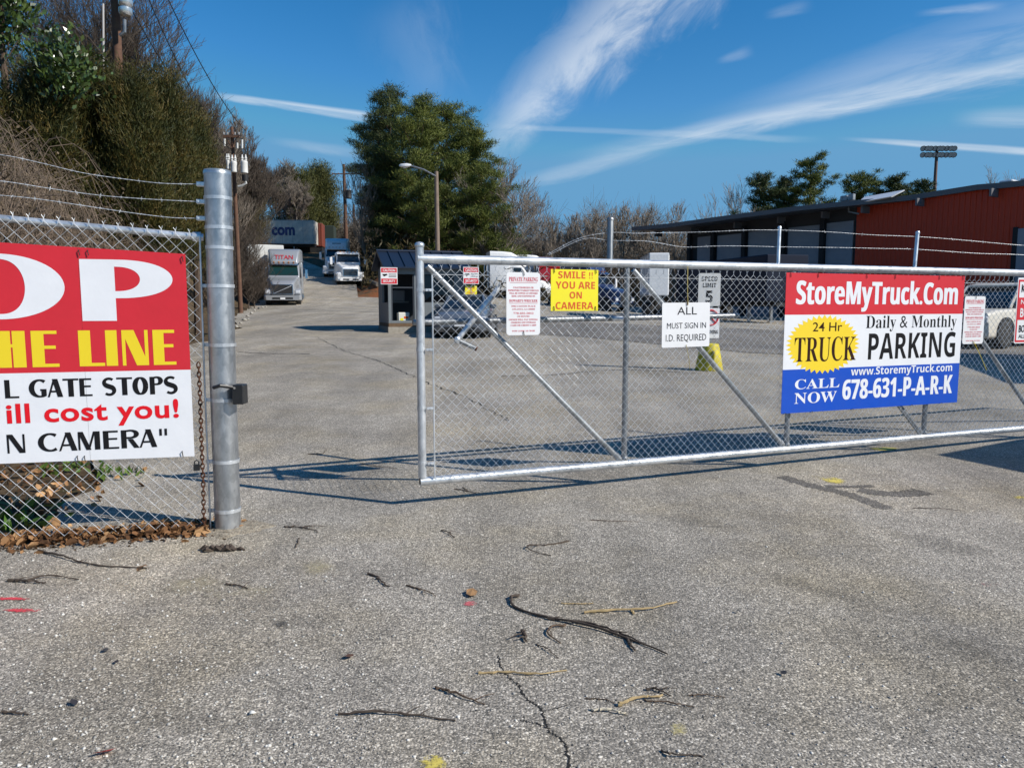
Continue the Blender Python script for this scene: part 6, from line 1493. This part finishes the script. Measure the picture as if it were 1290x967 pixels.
# weed behind the fence
q = gnd(14, 668); t = thing('weed', 'low green weed growing through the leaves at the left edge behind the fence', 'weed', q)
c = g.normal(size=(70, 3)) * np.array([.16, .10, .05]) + np.array([0, .05, .09]); dd = c * np.array([1, 1, .3]) + np.array([0, 0, .08]) + g.normal(size=(70, 3)) * .05
v, f = blades(c, dd, g.uniform(.07, .15, 70), g.uniform(.035, .06, 70), g); np_obj('leaves', v, f, leaf_mat('weed_green', (.03, .07, .012), (.06, .13, .02), (.10, .18, .03), .5, .4), t)
q = gnd(105, 590); 
for i, (px, py) in enumerate(((95, 596), (150, 601))):
    q = gnd(px, py); t = thing('weed', ('tiny green sprout left of the other sprout behind the fence', 'tiny green sprout in the dirt edge nearest the pavement behind the fence')[i], 'weed', q)
    c = g.normal(size=(40, 3)) * np.array([.14, .1, .02]) + np.array([0, 0, .05]); v, f = blades(c, g.normal(size=(40, 3)) + np.array([0, 0, 1.2]), .09, .03, g); np_obj('leaves', v, f, leaf_mat('sprout_green', (.04, .08, .015), (.07, .12, .02), (.11, .16, .03)), t)
# twigs traced where they lie
twig_mats = {'d': mat('dark_twig_bark', (.045, .03, .022), .8, noise=((.11, .085, .06), .7), scale=40), 't': mat('tan_stick', (.42, .31, .15), .75, noise=((.26, .17, .08), .7), scale=30), 'b': mat('brown_twig', (.12, .075, .045), .8, noise=((.06, .04, .025), .7), scale=40), 'w': mat('bleached_stick', (.55, .48, .36), .75)}
def twig(label, pix, r, k, extra=()):
    r = r * .85
    o = None
    for j, pp in enumerate((pix, *extra)):
        c = [gnd(*p) for p in pp]; 
        for i, p in enumerate(c): p.z += r * (.8 if 0 < i < len(c) - 1 else 1.0) + (.012 * random.random() if 0 < i < len(c) - 1 else 0)
        sp = smooth_path(c, 20); sp = [p + Vector((random.gauss(0, .0032), random.gauss(0, .0032), 0)) for p in sp]; n = len(sp)
        mb = MB(); mb.tube(sp, [r * (1.1 - .6 * i / n) * random.uniform(.72, 1.28) * (1 if j == 0 else .7) for i in range(n)], 7)
        if j == 0: o = mb.build('twig', twig_mats[k], None, True); tag(o, label, 'twig')
        else: mb.build('side_shoot', twig_mats[k], o, True)
        if j == 0 and k in 'db' and r > .0035:
            for _ in range(random.choice((1, 2, 2))):
                i_ = random.randrange(4, n - 3); d_ = (sp[i_ + 1] - sp[i_ - 1]).normalized(); sd_ = random.choice((-1, 1)); e_ = sp[i_] + (d_ * random.uniform(.3, .9) + Vector((-d_.y, d_.x, 0)) * sd_ * random.uniform(.5, 1)) * random.uniform(.03, .09); e_.z = sp[i_].z + random.uniform(-.002, .012)
                mb = MB(); mb.tube([sp[i_], sp[i_].lerp(e_, .5) + Vector((0, 0, .004)), e_], [r * .5, r * .4, r * .2], 5); mb.build('side_shoot', twig_mats[k], o, True)
twig('long dark vine stem with a hooked end lying across the foreground', [(655, 751), (645, 755), (648, 765), (680, 777), (735, 789), (790, 805), (842, 826)], .0095, 'd', ([(690, 780), (740, 787), (785, 800), (815, 815)], [(790, 806), (795, 815), (800, 822)]))
twig('smooth tan stick lying above the long dark vine', [(736, 772), (770, 771), (815, 769), (853, 759)], .008, 't', ([(795, 770), (799, 774)],))
twig('short tan stick just above the tan one by the vine', [(708, 760), (730, 761), (748, 760)], .004, 't')
twig('thin tan straw beside the middle of the long dark vine', [(712, 789), (697, 791), (690, 799), (706, 811)], .006, 'b')
twig('forked dark twig shaped like a V in the middle of the pavement', [(718, 682), (692, 686), (664, 690), (676, 697), (694, 700)], .006, 'd')
twig('thick bent dark twig left of the reddish leaf', [(463, 723), (474, 727), (482, 735), (491, 740)], .007, 'd')
twig('broken thin twig between the bent twig and the reddish leaf', [(512, 737), (528, 743), (540, 747), (549, 752)], .0045, 'b')
twig('curved golden straw lying across the pavement crack', [(604, 849), (640, 848), (680, 851), (712, 845)], .006, 't')
twig('straight brown twig below the golden straw', [(549, 867), (575, 876), (610, 888)], .0055, 'b')
twig('long thin twig near the bottom, left of the pavement crack', [(427, 901), (470, 900), (520, 902), (575, 909)], .006, 'd')
twig('pale yellow stick pointing up right at the lower right', [(778, 890), (802, 883), (834, 878)], .008, 't')
twig('bleached short stick under the pale yellow stick', [(744, 895), (768, 897), (790, 900)], .006, 'w')
twig('thin brown twig trailing right from the pale yellow stick', [(812, 883), (845, 887), (875, 891)], .004, 'b')
twig('short dark bark chip below the hooked vine end', [(658, 797), (661, 803), (661, 808)], .011, 'd')
twig('short brown twig right of the bark chip', [(676, 812), (690, 820), (703, 829)], .003, 'd')
twig('small dark twig above the pale yellow stick', [(814, 868), (828, 871), (843, 876)], .0055, 'd')
twig('thin dark twig right above the pale yellow stick group', [(738, 880), (760, 881), (775, 886)], .003, 'd')
twig('wiry brown twig at the lower right pavement', [(868, 876), (890, 877), (912, 878)], .003, 'b')
twig('dark V shaped twig at the lower right bottom', [(833, 947), (848, 953), (880, 952), (885, 954)], .004, 'd')
twig('long dark stem lying in front of the leaf heap by the fence', [(48, 694), (80, 703), (105, 710), (140, 714), (185, 716)], .007, 'd')
twig('dark forked stick on the gravel at the left', [(12, 732), (35, 734), (57, 735)], .009, 'd', ([(30, 733), (60, 727), (100, 731)],))
twig('dark short twig right of the leaf heap', [(286, 736), (300, 739), (313, 742)], .006, 'd')
twig('thin twig at the bottom left corner', [(0, 898), (18, 900), (36, 901)], .005, 'd')
twig('forked dark twig on the ground right of the thick steel post', [(358, 664), (378, 665), (402, 670)], .006, 'd', ([(378, 665), (395, 664), (410, 663)],))
twig('short bent twig between the thick post and the gate shadow', [(372, 690), (375, 683), (377, 678)], .004, 'd')
twig('dark twig beyond the gate end on the sunny pavement', [(388, 572), (405, 572), (412, 566)], .005, 'd')
twig('dark tuft of twigs beside the lower left corner of the gate', [(572, 616), (588, 619), (600, 622)], .005, 'd', ([(583, 614), (592, 620)],))
twig('short dark twig below the gate shadow line', [(556, 668), (564, 672), (572, 677)], .005, 'd')
twig('thin twig in the sun left of the gate shadow', [(455, 584), (470, 587), (500, 590)], .004, 'd')
twig('fine dark twig near the right end of the foreground', [(1150, 640), (1180, 641), (1210, 643)], .003, 'd')
twig('thin dark twig under the wide gate shadow at centre right', [(744, 655), (775, 657), (805, 657)], .003, 'b')
# single leaves and scraps
def leaf(label, px, py, s, m, name='fallen_leaf', cat='leaf'):
    q = gnd(px, py); gg = np.random.default_rng(int(px * 7 + py)); V_, F_ = leaf_quads([(0, 0, .012)], [s], gg, .18)
    mb = MB(); mb.v = V_; mb.f = F_; o = mb.build(name, m); o.location = q; tag(o, label, cat); return o
lf = mat('tan_leaf', (.34, .19, .08), .7, noise=((.2, .1, .04), .7), scale=30); dk = mat('dark_leaf', (.03, .028, .03), .6)
leaf('curled tan leaf lying alone in the middle of the foreground', 594, 749, .10, lf)
leaf('large upright tan leaf standing against the left fence', 66, 664, .16, lf).rotation_euler = (R(65), 0, R(25))
leaf('light brown leaf at the right end of the long stem by the fence', 178, 717, .11, lf)
leaf('dark flat leaf at the lower left of the pavement', 93, 888, .04, dk); leaf('small dark leaf above the lower left dark leaf', 133, 821, .03, dk); leaf('dark speck of leaf beside the small dark leaf', 147, 836, .022, dk)
leaf('dark scrap at the lower right of the pavement', 987, 850, .03, dk); leaf('dark leaf right of centre in the foreground', 930, 772, .025, dk); leaf('brown leaf scrap left of the pavement crack', 440, 829, .05, mat('brown_leaf', (.1, .05, .03), .7))
leaf('small red leaf at the bottom left of the pavement', 131, 951, .075, mat('red_scrap', (.5, .03, .03), .5), 'red_leaf')
q = gnd(317, 899); V, Fi = pebbles(1, lambda: (0, 0, .008), .016, .017); o = np_obj('white_pebble', V, Fi, mat('white_stone', (.7, .68, .62), .7), smooth=True); o.location = q; tag(o, 'single white pebble on the lower left pavement', 'pebble')
# clump of bark in front of the post
q = gnd(276, 693); t = thing('bark_clump', 'dark clump of rotten bark in front of the thick steel post', 'bark', q)
mb = MB(); gg = np.random.default_rng(2)
for i in range(26):
    x = gg.normal() * .055; y = gg.normal() * .018 - .2 * 0; mb.tube([(x - .03, y, .008), (x, y + gg.normal() * .008, .012 + .018 * gg.random()), (x + .03, y + gg.normal() * .01, .006)], [.007, .013, .004], 5)
mb.build('shreds', twig_mats['d'], t)
# stones along the road edge and a log at the far kerb
stone_m = mat('pale_edge_stone', (.34, .32, .28), .85, island=.35)
for i, (px, py, s) in enumerate(((303, 408, .16), (308, 404, .2), (312, 399, .16), (317, 396, .22), (321, 392, .17), (326, 389.5, .2), (331, 388, .16), (298, 413, .14), (313, 403, .12), (335, 387, .15))):
    q = gnd(px, py); V, Fi = pebbles(1, lambda: (0, 0, s * .25), s * .62, s * .66); o = np_obj('edging_stone', V, Fi, stone_m); o.location = q; tag(o, 'pale rough stone in the row along the left road edge', 'stone', 'stones along the left road edge')
a = gnd(450, 350); b = gnd(476, 361); mb = MB(); L_ = (b - a).length; mb.tube([Vector((0, 0, .15)), (b - a) * .5 + Vector((0, 0, .17)), (b - a) + Vector((0, 0, .15))], [.16, .2, .17], 9); o = mb.build('log', bark_grey, None, True); o.location = a; tag(o, 'grey log lying along the clay bank right of the white day cab', 'log')
# cracks and paint on the pavement
crack_m = mat('crack_dark', (.012, .011, .01), .95)
def ribbon(name, label, pix, w, m, lift, jit=.008, n=60, vary=.5):
    c = smooth_path([gnd(*p) for p in pix], n); vs = []
    for i, p in enumerate(c):
        d = (c[min(i + 1, len(c) - 1)] - c[max(i - 1, 0)]); d.z = 0; d.normalize(); nn = Vector((-d.y, d.x, 0)); p = p + nn * random.gauss(0, jit)
        ww = w * random.uniform(1 - vary, 1 + vary)
        for s_ in (-.5, .5): q = p + nn * ww * s_; vs.append((q.x, q.y, Tz(q.x, q.y) + lift))
    o = np_obj(name, np.array(vs), np.array([(2 * i, 2 * i + 1, 2 * i + 3, 2 * i + 2) for i in range(len(c) - 1)]), m); tag(o, label, None, kind='structure'); return o
ribbon('pavement_crack', 'dark wandering crack at the bottom centre', [(627, 826), (634, 846), (652, 862), (662, 878), (682, 894), (690, 918), (708, 932), (715, 950), (717, 985)], .0075, crack_m, PAVE + .0015, .0035, 130, .8)
ribbon('pavement_crack', 'short side crack at the bottom centre', [(690, 916), (672, 910), (655, 907)], .005, crack_m, PAVE + .0018, .003, 30, .8)
ribbon('pavement_crack', 'hairline crack joining the main one', [(684, 895), (700, 892), (716, 888)], .004, crack_m, PAVE + .0021, .003, 30, .8)
ribbon('pavement_crack', 'long thin crack from the road to the gate', [(398, 424), (430, 440), (480, 456), (530, 478), (585, 500), (640, 530)], .016, crack_m, PAVE + .005, .03, 110, .8)
ribbon('pavement_crack', 'straight seam across the yard', [(630, 474), (700, 472), (780, 466), (880, 470)], .035, crack_m, PAVE + .006, .02, 40, .5)
ribbon('pavement_crack', 'short seam left of the road', [(300, 443), (330, 445), (390, 446)], .05, crack_m, PAVE + .005, .02, 30, .8)
tar = mat('tar_smear', (.055, .05, .045), .8)
def paint(name, color, lo, hi, sc=55):
    m = bpy.data.materials.new(name); m.use_nodes = True; n = m.node_tree.nodes; l = m.node_tree.links; b = n['Principled BSDF']; b.inputs['Base Color'].default_value = (*color, 1); b.inputs['Roughness'].default_value = .8
    P = n.new('ShaderNodeTexCoord').outputs['Object']; z = n.new('ShaderNodeTexNoise'); z.inputs['Scale'].default_value = sc; z.inputs['Detail'].default_value = 8; z.inputs['Roughness'].default_value = .75; l.new(P, z.inputs['Vector'])
    z2 = n.new('ShaderNodeTexNoise'); z2.inputs['Scale'].default_value = sc * .08; z2.inputs['Detail'].default_value = 3; l.new(P, z2.inputs['Vector'])
    ad = n.new('ShaderNodeMath'); ad.operation = 'MULTIPLY_ADD'; l.new(z.outputs[0], ad.inputs[0]); ad.inputs[1].default_value = .6
    h_ = n.new('ShaderNodeMath'); h_.operation = 'MULTIPLY'; l.new(z2.outputs[0], h_.inputs[0]); h_.inputs[1].default_value = .55
    l.new(h_.outputs[0], ad.inputs[2])
    # worn towards the ends of each mark: uv across the patch
    uv = n.new('ShaderNodeUVMap'); su = n.new('ShaderNodeVectorMath'); su.operation = 'DISTANCE'; l.new(uv.outputs[0], su.inputs[0]); su.inputs[1].default_value = (.5, .5, 0)
    fd = n.new('ShaderNodeMapRange'); fd.inputs[1].default_value = .2; fd.inputs[2].default_value = .52; fd.inputs[3].default_value = .03; fd.inputs[4].default_value = -.28; fd.interpolation_type = 'SMOOTHSTEP'; fd.inputs[1].default_value = .05; l.new(su.outputs['Value'], fd.inputs[0])
    a2 = n.new('ShaderNodeMath'); a2.operation = 'ADD'; l.new(ad.outputs[0], a2.inputs[0]); l.new(fd.outputs[0], a2.inputs[1])
    mr = n.new('ShaderNodeMapRange'); mr.inputs[1].default_value = lo; mr.inputs[2].default_value = hi; l.new(a2.outputs[0], mr.inputs[0])
    tr = n.new('ShaderNodeBsdfTransparent'); mi = n.new('ShaderNodeMixShader'); l.new(mr.outputs[0], mi.inputs[0]); l.new(tr.outputs[0], mi.inputs[1]); l.new(b.outputs[0], mi.inputs[2]); l.new(mi.outputs[0], n['Material Output'].inputs['Surface'])
    return m
def mark(name, label, x0, x1, y0, y1, m, lift=.004, skew=0):
    vs = []; n1, n2 = 14, 5
    for i in range(n1):
        for j in range(n2):
            px = x0 + (x1 - x0) * i / (n1 - 1); py = y0 + (y1 - y0) * j / (n2 - 1) + skew * i / (n1 - 1); q = gnd(px, py); vs.append((q.x, q.y, Tz(q.x, q.y) + PAVE + lift))
    ix = np.arange(n1 * n2).reshape(n1, n2); f = np.stack([ix[:-1, :-1], ix[:-1, 1:], ix[1:, 1:], ix[1:, :-1]], -1).reshape(-1, 4)
    o = np_obj(name, np.array(vs), f, m); uvl = o.data.uv_layers.new(name='UVMap')
    lv = np.zeros(len(o.data.loops), int); o.data.loops.foreach_get('vertex_index', lv)
    uvl.data.foreach_set('uv', np.stack([(lv // n2) / (n1 - 1), (lv % n2) / (n2 - 1)], -1).astype(np.float32).ravel()); tag(o, label, None, kind='structure'); return o
pr_ = paint('red_spray_paint', (.62, .05, .07), .50, .60, 70); py2 = paint('yellow_spray_paint', (.62, .50, .10), .54, .64, 60); pk = paint('pink_spray_paint', (.55, .12, .13), .57, .70, 70); tarm = paint('tar_stain', (.06, .056, .05), .50, .70, 16); tan_s = paint('sandy_stain', (.46, .40, .25), .54, .95, 40)
mark('painted_marking', 'upper red spray stripe at the left edge', -30, 62, 750, 759, pr_); mark('painted_marking', 'lower red spray stripe at the left edge', -30, 82, 764, 774, pr_)
mark('painted_marking', 'yellow paint spot at the bottom centre', 500, 590, 938, 985, py2); mark('painted_marking', 'faint yellow paint spot at the lower right', 828, 885, 900, 938, paint('faint_yellow_paint', (.55, .47, .2), .57, .72, 60))
mark('painted_marking', 'faint pink spray by the tan leaf', 572, 612, 752, 768, pk); mark('painted_marking', 'faint red spray at the right edge', 1195, 1300, 726, 742, pk, .004, 6)
mark('painted_marking', 'worn yellow line below the gate', 1000, 1090, 590, 606, py2, .004, 12); mark('painted_marking', 'worn yellow patch by the right gate shadow', 1075, 1150, 561, 570, py2); mark('painted_marking', 'worn yellow paint at the right edge', 1260, 1310, 621, 633, py2)
mark('painted_marking', 'sandy stain in front of the post', 120, 420, 715, 770, tan_s); mark('painted_marking', 'sandy stain left of centre', 350, 450, 695, 735, tan_s, .005)
tar_a = asphalt_mat('tar_darkened_asphalt', (1.05, 1.0, .93), .55); 
for k_, (lb_, pp_, w_, m_) in enumerate((('dark tar streak curving below the gate', [(984, 600), (1020, 611), (1060, 620), (1090, 630), (1118, 641)], .13, tar_a), ('short dark tar smear right of the curving streak', [(1082, 617), (1110, 621), (1140, 622), (1165, 619)], .17, tar_a), ('thin dark tar trail behind the short smear', [(1040, 612), (1070, 613), (1100, 612)], .07, tar_a))):
    ribbon('tar_stain', lb_, pp_, w_, m_, PAVE + .0016 + .0007 * k_, .006, 60, .35)
rub = paint('rubbed_rubber', (.085, .08, .07), .40, 1.75, 22)
mark('tar_stain', 'rubbed tyre track slanting across the right foreground', 1040, 1330, 640, 668, rub, .0018, 62)
mark('tar_stain', 'rubbed tyre track left of the other one', 880, 1180, 690, 716, rub, .0024, 80)
mark('tar_stain', 'faint wear below the gate shadow', 760, 1000, 626, 650, rub, .003, 40)
mark('tar_stain', 'faint tyre track at the lower right', 1080, 1330, 760, 800, rub, .0012, 70)
mark('tar_stain', 'broad dark wear at the left of the foreground', 300, 470, 765, 800, rub, .002, 0)
mark('tar_stain', 'broad dark wear at the bottom left', 130, 420, 880, 930, rub, .002, 10)
mark('tar_stain', 'faint oil stain at the left', 330, 380, 775, 800, tarm, .006)
